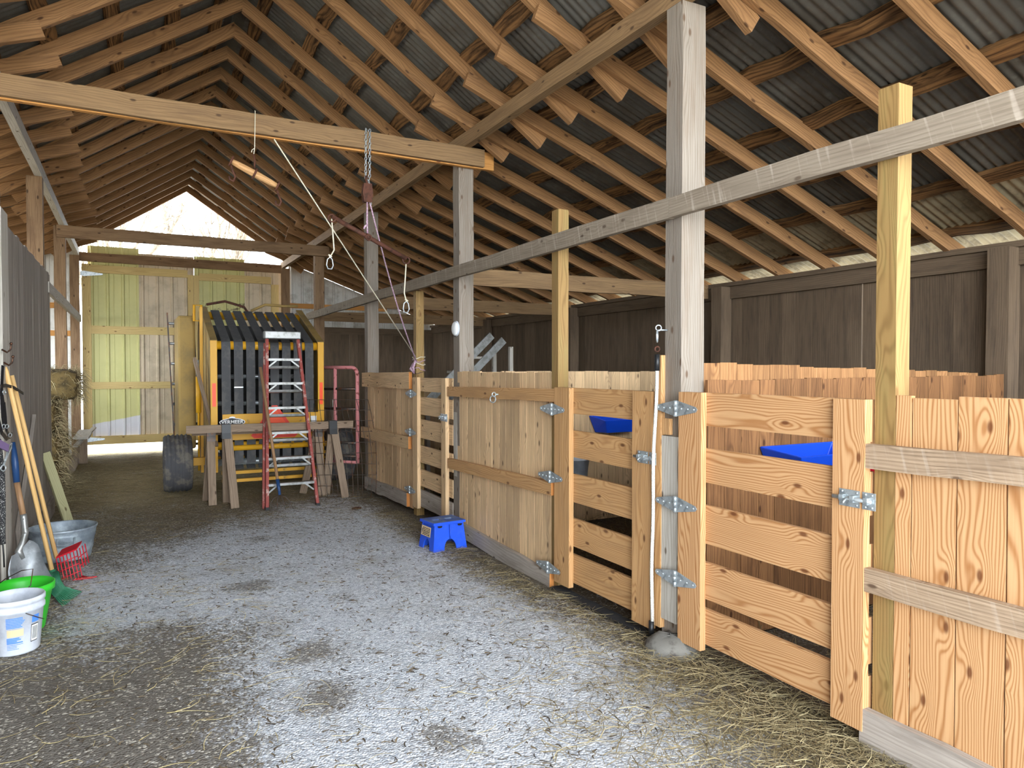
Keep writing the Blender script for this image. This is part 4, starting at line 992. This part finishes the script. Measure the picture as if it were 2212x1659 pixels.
mb = MB(); a = .65
while a < .89:
    w = rnd(.006, .018); q = cone_patch(c, R0, .012, R1 - .004, H - .075, base + a, base + a + w, .080, .152, .002, 2); o = len(mb.v); mb.v += q.v
    for f in q.f: mb.face([o + k for k in f], [(0, 0)] * 4)
    a += w + rnd(.008, .016)
mb.build('barcode_bars', M['labelblack'], t)
pa = c + V((math.cos(base + .35), math.sin(base + .35), 0)) * (R1 + .004) + V((0, 0, .24)); pb = c + V((math.cos(base + 1.15), math.sin(base + 1.15), 0)) * (R1 + .006) + V((0, 0, .17))
T([pa, (pa + pb) / 2 + V((.012, -.012, -.004)), pb], .0025, n=6).build('bail', M['iron'], t)
c = V((-.60, 5.24, 0)); t = thing('green_bucket', 'bright green bucket behind the white bucket', 'bucket', c)
mb = MB(); mb.lathe([(.001, .004), (.105, .004), (.11, .012), (.15, .24), (.165, .245), (.166, .285), (.160, .288), (.146, .26), (.104, .02), (.001, .014)], c, None, 40); mb.build('body', M['green'], t)
T([c + V((-.15, .05, .27)), c + V((-.09, -.02, .33)), c + V((.0, -.08, .385)), c + V((.06, -.09, .39)), c + V((.05, -.12, .30)), c + V((.0, -.15, .25))], .003, n=6).build('bail', M['iron'], t)
# galvanised tub
c = V((-.53, 7.10, 0)); t = thing('washtub', 'round ribbed galvanised tub on the floor by the plank wall', 'tub', c)
pr = [(.001, .012), (.19, .012), (.2, .0), (.205, .01)]
for i in range(9):
    z = .02 + i * .025; r = .205 + .045 * z / .25; pr += [(r, z), (r + (.006 if i in (2, 3, 6, 7) else 0), z + .012)]
pr += [(.252, .252), (.258, .258), (.258, .268), (.25, .27), (.245, .262), (.242, .24), (.198, .025), (.001, .025)]
mb = MB(); mb.lathe(pr, c, None, 56); mb.build('body', M['tub'], t)
T([c + V((-.02, -.255, .21)), c + V((-.02, -.275, .16)), c + V((.06, -.27, .15)), c + V((.10, -.262, .16)), c + V((.10, -.238, .21))], .006, n=8).build('handle', M['tub'], t)
# rakes and shovel
h0 = px(11, 792, -.775); h1 = py(113, 1236, 6.02); t = thing('green_rake', 'long yellow-handled green plastic rake leaning on the plank wall', 'rake', h1)
T([h0, h0 + (h1 - h0) * .02, h1], [.009, .0155, .0155], n=12).build('handle', M['handle'], t)
d = (h1 - h0).normalized(); T([h1 - d * .02, h1 + d * .02, h1 + d * .07, h1 + d * .11], [.022, .025, .036, .044], n=12).build('socket', M['rakegreen'], t)
tip0 = h1 + d * .09
for k in range(12):
    f = k / 11; a = py(104 + 22 * f, 1238 - 3 * f, 6.0); b = py(104 + 26 * f, 1262 - 8 * f, 5.97); m = py(113 + 26 * f, 1283 - 15 * f, 5.93)
    e = pz(136 + 40 * f, 1309 - 30 * f, .008)
    T([tip0 + (a - tip0) * .3, a, b, m, e], [.009, .007, .006, .006, .004], n=6).build('tine', M['rakegreen'], t)
h0 = px(25, 811, -.775); h1 = py(122, 1205, 6.42); t = thing('red_manure_fork', 'yellow-handled red plastic basket fork leaning behind the green rake', 'fork', h1)
T([h0, h1], .0155, n=12).build('handle', M['handle'], t)
A = h1 + V((.0, -.03, .0)); ex = V((.135, -.02, .055)); ez = V((.035, -.03, -.20)); ey = V((.06, .16, .02))
mb = MB(); mb.prism([(0, 0), (1, 0), (1, 1), (0, 1)], A, ex, V((.03, .10, .035)), V((0, -.004, .012))); mb.build('hood', M['red'], t)
mb = MB()
for i in range(7):
    p = A + ex * (i / 6); mb.tube([p, p + ez * .55, p + ez * 1.0 + V((.0, 0, .0)), p + ez * 1.05 + V((.05, -.02, .0))], .004, n=5)
for f in (.22, .5, .78): mb.tube([A + ez * f, A + ez * f + ex], .004, n=5)
for i in range(4):
    p = A + ex + ey * (.8 * i / 3); mb.tube([p, p + ez * .75], .004, n=5)
for f in (.3, .6): mb.tube([A + ex + ez * f, A + ex + ey * .8 + ez * f], .004, n=5)
mb.build('grille', M['red'], t)
for i in range(8):
    p = A + ex * (i / 7) + ez; e = p + V((.10, -.06, 0)); e.z = .012
    mb = MB(); mb.tube([p, p + (e - p) * .5 + V((0, 0, -.012)), e], [.008, .008, .004], n=6); mb.build('tine', M['red'], t)
# aluminium scoop shovel
s0 = py(29, 955, 6.12); s1 = py(36, 1042, 6.09); s2 = py(51, 1117, 6.05); s3 = py(55, 1150, 6.03); s4 = py(48, 1176, 6.0); s5 = py(40, 1192, 5.98)
t = thing('scoop_shovel', 'aluminium scoop shovel with wooden shaft and blue grip leaning on the plank wall', 'shovel', s5)
T([s1 + (s0 - s1) * .0, s2], .019, n=12).build('shaft', M['oldhandle'], t)
T([s0, s0 + (s1 - s0) * .5, s1], [.012, .023, .021], n=12).build('grip', M['navy'], t)
mb = MB(); mb.tube([s2 - (s2 - s1) * .08, s2, s3, s4, s5, s5 + V((.03, -.01, -.05))], [.022, .022, .021, .022, .026, .012], n=12)
mb.sphere(s2 + V((.0, -.022, -.01)), .006, 8, 5); mb.sphere(s3 + V((.0, -.022, .0)), .006, 8, 5); mb.build('socket', M['alu'], t)
tipP = V((-.575, 5.82, .012)); ax = (tipP - s5); wv = V((.085, .075, .075)); nvv = ax.cross(wv).normalized()
if nvv.x < 0: nvv = -nvv
mb = MB(); nu, nw = 12, 8
for k in (0, 1):
    for i in range(nu + 1):
        f = i / nu; wd = 1.0 if f > .25 else .55 + .45 * math.sin(f / .25 * 1.57)
        for j in range(nw + 1):
            g = j / nw * 2 - 1; dep = .055 * (g * g) - .07 * math.sin(math.pi * min(1, f * 1.0)) + .02
            p = s5 + ax * (f * (1 + .0)) + wv * (g * wd) * (1 - .1 * f) + nvv * (dep - .0025 * k); p.z = max(p.z, .004); mb.v.append(p)
st_ = (nu + 1) * (nw + 1)
for k in (0, 1):
    for i in range(nu):
        for j in range(nw):
            a = k * st_ + i * (nw + 1) + j; f = (a, a + 1, a + nw + 2, a + nw + 1); mb.face(f if k == 0 else f[::-1], [(0, 0)] * 4, 0, True)
for i in range(nu):
    for j in (0, nw):
        a = i * (nw + 1) + j; b = a + nw + 1; mb.face((a, b, b + st_, a + st_), [(0, 0)] * 4)
mb.build('scoop', M['scoopalu'], t)
# greenish board leaning between tub and wall
b0 = pz(148, 1132); b1 = px(97, 978, -.79)
tag(B(b0 + V((0, 0, .02)), b1, .085, .038, (.4, -.8, .2), n=3).build('leaning_stud', M['greenwood']), 'pale green treated stud leaning on the plank wall behind the tub', 'board')
# hooks and tack
for i, (u, v) in enumerate(((4, 755), (8, 783))):
    p = px(u, v, -.770); t = thing('coat_hook', ['upper', 'lower'][i] + ' dark metal coat hook at the left edge of the wall', 'hook', p)
    T([p, p + V((.03, -.01, -.02)), p + V((.05, -.02, .0)), p + V((.055, -.025, .035))], .006, n=8).build('prong', M['iron'], t)
    mb = MB(); mb.sphere(p + V((.055, -.025, .04)), .010); mb.build('tip', M['iron'], t)
t = thing('black_halter', 'black leather halter with buckles hanging from the lower hook', 'halter', px(6, 800, -.75))
def W_(pts, x=-.74): return [px(u, v, x) for u, v in pts]
def strap(pts, w=.022, x=-.74):
    P = W_(pts, x); mb = MB()
    for a, b in zip(P, P[1:]): mb.board(a, b + (b - a) * .03, w, .005, (1, -.5, 0))
    mb.build('strap', M['leather'], t)
strap([(6, 790), (3, 850), (6, 900), (9, 925)]); strap([(0, 835), (12, 832), (30, 837), (50, 850)], .02); strap([(3, 850), (8, 880), (10, 925)], .03, -.745)
strap([(-4, 905), (4, 935), (14, 948), (26, 938)], .025); strap([(9, 870), (12, 900), (14, 930), (22, 945)], .018)
for u, v in ((9, 848), (8, 921), (15, 921), (22, 940)): T(ringpts(px(u, v, -.728), .013, (1, -.7, 0), 10), .003, n=6, closed=True).build('buckle', M['galv'], t)
tag(B(px(-8, 955, -.70), px(17, 968, -.70), .045, .01, (1, -.5, 0)).build('lilac_strap', M['purple']), 'lilac nylon strap hanging among the black tack', 'strap')
t = thing('braided_lead', 'black and white braided lead hanging with a silver snap at the left edge', 'rope', px(6, 1010, -.74))
T(W_([(4, 1016), (5, 1060), (6, 1110), (5, 1150), (6, 1175)]), .017, n=8).build('braid', M['blackrope'], t)
T(W_([(-3, 950), (1, 985), (5, 1020)]), .014, n=8).build('braid', M['blackrope'], t)
T(W_([(6, 1175), (8, 1200), (9, 1225)]), .005, n=6).build('tassel', M['leather'], t)
T(ringpts(px(7, 1011, -.725), .018, (1, -.8, 0)), .004, n=7, closed=True).build('ring', M['galv'], t)
T(W_([(8, 1003), (14, 990), (24, 968), (25, 958), (20, 962), (11, 995)], -.72), .006, n=7).build('snap', M['galv'], t)

# ================================================================ HAY
def strand(mb, p, yaw, L, w, rise, curl, mats=1):
    d = V((math.cos(yaw), math.sin(yaw), 0)); s = V((-d.y, d.x, 0)); o = len(mb.v); ns = 3
    for i in range(ns + 1):
        f = i / ns; c = p + d * (L * (f - .5)) + s * (curl * (f - .5) ** 2 * L) + V((0, 0, rise * (f if rise > 0 else f - 1) * 1.0 + .5 * abs(rise) * math.sin(f * 3.14)))
        ww = w * (1 - .6 * f); mb.v += [c - s * ww / 2, c + s * ww / 2 + V((0, 0, ww * .5))]
    for i in range(ns): a = o + 2 * i; mb.face((a, a + 1, a + 3, a + 2), [(0, 0)] * 4)
def scatter(name, mat, n, fn, L=(.05, .22), w=(.0018, .0035), rise=.012, z=(.003, .012), yaw=None):
    mb = MB()
    for _ in range(n):
        x, y, k = fn()
        strand(mb, V((x, y, rnd(*z) * k)), rnd(0, 6.3) if yaw is None else random.gauss(yaw, .7), rnd(*L), rnd(*w), rnd(-rise, rise) * k, rnd(-1.2, 1.2))
    o = mb.build(name, M[mat]); o['kind'] = 'stuff'; return o
def gate_front():
    y = rnd(1.0, 4.4); x = 2.66 - abs(random.gauss(0, .26)); return x, y, 1.6
def panel_front():
    y = rnd(4.3, 7.6); x = 2.62 - abs(random.gauss(0, .2)); return x, y, 1
def near_gate(): return 2.85 - abs(random.gauss(0, .62)), random.gauss(2.1, .6), 1.8
def left_side(): return -.72 + abs(random.gauss(0, .5)), rnd(4.0, 9.5), 1
def anyw(): return rnd(-.7, 2.6), rnd(2.6, 9), .6
def chaffy():
    y = 2.4 + 6.5 * random.random() ** 1.2; return rnd(-.4, 2.6), y, 1
def frontl():
    y = rnd(3.0, 6.4); return rnd(-.75, .9), y, .6
def back(): return rnd(-.75, 2.6), rnd(7.4, 15.2), 1.2
def inside(): return rnd(2.95, 5.6), rnd(.8, 9.0), 3
for args in (('loose_hay', 'hay', 1500, gate_front), ('loose_hay', 'hay', 3400, near_gate, (.06, .26), (.002, .0042)), ('loose_hay', 'hay', 1100, panel_front), ('loose_hay', 'haydark', 2400, near_gate, (.04, .14)),
             ('loose_hay', 'chaff', 5000, chaffy, (.012, .05), (.003, .009), .004, (.002, .005)), ('loose_hay', 'hay', 900, left_side), ('loose_hay', 'haypale', 260, anyw, (.04, .16)), ('loose_hay', 'haypale', 380, frontl, (.05, .22)), ('loose_hay', 'haydark', 5200, back, (.05, .25), (.002, .005)), ('loose_hay', 'hay', 1600, back, (.05, .28)),
             ('stall_bedding', 'haydark', 6000, inside, (.06, .25), (.003, .006), .03)):
    o = scatter(*args); o['label'] = {'loose_hay': 'loose hay strewn on the stone floor', 'stall_bedding': 'dark hay bedding on the stall floors'}[args[0]]; o['category'] = 'hay'
def bale(label, c, dims, yaw=0.0, n=700, over=.05):
    t = thing('hay_bale', label, 'hay bale', (c[0], c[1], c[2] - dims[2] / 2), 'hay bales in the left side bay')
    mb = MB(); ca, sa = math.cos(yaw), math.sin(yaw); c = V(c)
    def P(a, b, z): return c + V((a * ca - b * sa, a * sa + b * ca, z))
    N = 7; hx, hy, hz = dims[0] / 2, dims[1] / 2, dims[2] / 2
    for ax in range(3):
        for s in (-1, 1):
            o = len(mb.v)
            for i in range(N + 1):
                for j in range(N + 1):
                    q = [0, 0, 0]; u, v = [k for k in range(3) if k != ax]; q[ax] = s; q[u] = i / N * 2 - 1; q[v] = j / N * 2 - 1
                    L = max(1, math.sqrt(q[0] ** 6 + q[1] ** 6 + q[2] ** 6) ** .34); j3 = lambda: math.sin(q[0] * 9 + q[1] * 7 + q[2] * 8) * .016
                    mb.v.append(P(q[0] / L * hx + j3(), q[1] / L * hy + j3(), q[2] / L * hz + j3()))
            for i in range(N):
                for j in range(N):
                    a = o + i * (N + 1) + j; mb.face((a, a + 1, a + N + 2, a + N + 1), [(0, 0)] * 4, 0, True)
    mb.build('core', M['balecore'], t)
    mb = MB()
    for _ in range(n):
        ax = random.choice((0, 0, 1, 2, 2)); s = random.choice((-1, 1, 1)); q = [rnd(-1, 1) for _ in range(3)]; q[ax] = s
        p = P(q[0] * hx, q[1] * hy, q[2] * hz); nrm = [0, 0, 0]; nrm[ax] = s; nn = V((nrm[0] * ca - nrm[1] * sa, nrm[0] * sa + nrm[1] * ca, nrm[2]))
        d = (nn * rnd(.1, .9) + V((rnd(-1, 1), rnd(-1, 1), rnd(-1.2, .5)))).normalized(); L = rnd(.05, .2); s_ = d.orthogonal().normalized() * rnd(.0015, .003)
        o = len(mb.v); e = p + d * L * .5; g = p + d * L + V((0, 0, -L * .35)); mb.v += [p - s_ - nn * .02, p + s_ - nn * .02, e - s_, e + s_, g]
        mb.face((o, o + 1, o + 3, o + 2), [(0, 0)] * 4); mb.face((o + 2, o + 3, o + 4), [(0, 0)] * 3)
    st = mb.build('straw', M['hay'], t); st['kind'] = 'stuff'
bale('top hay bale sticking out into the aisle past the plank wall', (-.98, 10.85, 1.40), (.75, .95, .38), .05, 1500)
bale('hay bale in the middle of the stack by the plank wall', (-1.16, 10.6, 1.01), (.7, 1.0, .38), .0, 900)
bale('lower hay bale of the stack by the plank wall', (-1.12, 10.7, .62), (.72, 1.0, .38), -.06, 900)
bale('bottom hay bale of the stack by the plank wall', (-1.16, 10.65, .23), (.75, 1.05, .40), .03, 700)
bale('hay bale standing farther back beside the rusty post', (-1.45, 12.6, .40), (.8, 1.0, .7), .03, 700)
mb = MB()
for _ in range(2600):
    y = rnd(9.6, 12.6); x = -.86 + abs(random.gauss(0, .16)); zt = .34 * math.exp(-((y - 10.6) / .9) ** 2) * max(0, 1 - (x + .86) / .5)
    strand(mb, V((x, y, rnd(0, 1) * zt + .01)), rnd(0, 6.3), rnd(.08, .3), rnd(.002, .004), rnd(-.05, .05), rnd(-1, 1))
o = mb.build('loose_hay', M['hay']); o['kind'] = 'stuff'; o['label'] = 'hay fallen in a heap below the stacked bales'; o['category'] = 'hay'
struct(BX((-.85, 9.5, -.02), (-.81, 14.9, .26), n=8, wob=.006).build('baseboard_bunk', M['sawwood']))
t = thing('feed_bunk', 'low rough plank bunk end beside the far doors on the left', 'bunk', (-.75, 14.2, 0))
BX((-.84, 13.2, .48), (-.62, 14.9, .515), n=3, wob=.004).build('top_board', M['silver'], t); BX((-.80, 14.0, 0), (-.68, 14.12, .48)).build('leg', M['sawwood'], t); BX((-.83, 13.3, .2), (-.79, 14.9, .40)).build('side_board', M['sawwood'], t)
B((-.80, 13.1, .38), (-.60, 14.6, .56), .07, .025).build('loose_slat', M['silver'], t)
# brown leaves / clods
for (u, v) in ((770, 1100), (735, 1030), (1480, 1320)):
    p = pz(u, v); mb = MB(); mb.sphere(p + V((0, 0, .012)), .05, 10, 6, sc=(1.2, .8, .3))
    tag(mb.build('dirt_clod', M['rust']), 'flat reddish-brown clod on the floor ' + {770: 'in front of the wire mesh', 735: 'behind the step ladder', 1480: 'beside the concrete footing'}[u], 'clod')

# ================================================================ OUTSIDE
def tree(label, base, h, seed, spread=.5):
    rg = random.Random(seed); mb = MB()
    def br(p, d, L, r, lev):
        pts = [p]; q = p.copy(); dd = d.copy()
        for i in range(4):
            dd = (dd + V((rg.uniform(-.18, .18), rg.uniform(-.18, .18), rg.uniform(-.05, .15)))).normalized(); q = q + dd * (L / 4); pts.append(q.copy())
        mb.tube(pts, [r * (1 - .14 * i) for i in range(5)], n=7 if lev < 2 else 4, cap=False)
        if lev >= 4: return
        for i in range(3 if lev else 4):
            a = rg.uniform(0, 6.28); nd = (dd + V((math.cos(a), math.sin(a), rg.uniform(-.1, .5))) * spread * rg.uniform(.8, 1.5)).normalized()
            br(pts[rg.choice((2, 3, 4, 4))], nd, L * rg.uniform(.6, .8), r * .55, lev + 1)
    br(V(base), V((0, 0, 1)), h * .36, h * .03, 0)
    tag(mb.build('bare_tree', M['bark']), label, 'tree', 'bare trees behind the barn')
tree('bare pale tree beyond the gable opening, left side', (.2, 31, -.1), 11, 3)
tree('bare pale tree beyond the gable opening, right of centre', (3.6, 36, -.1), 11.5, 8)
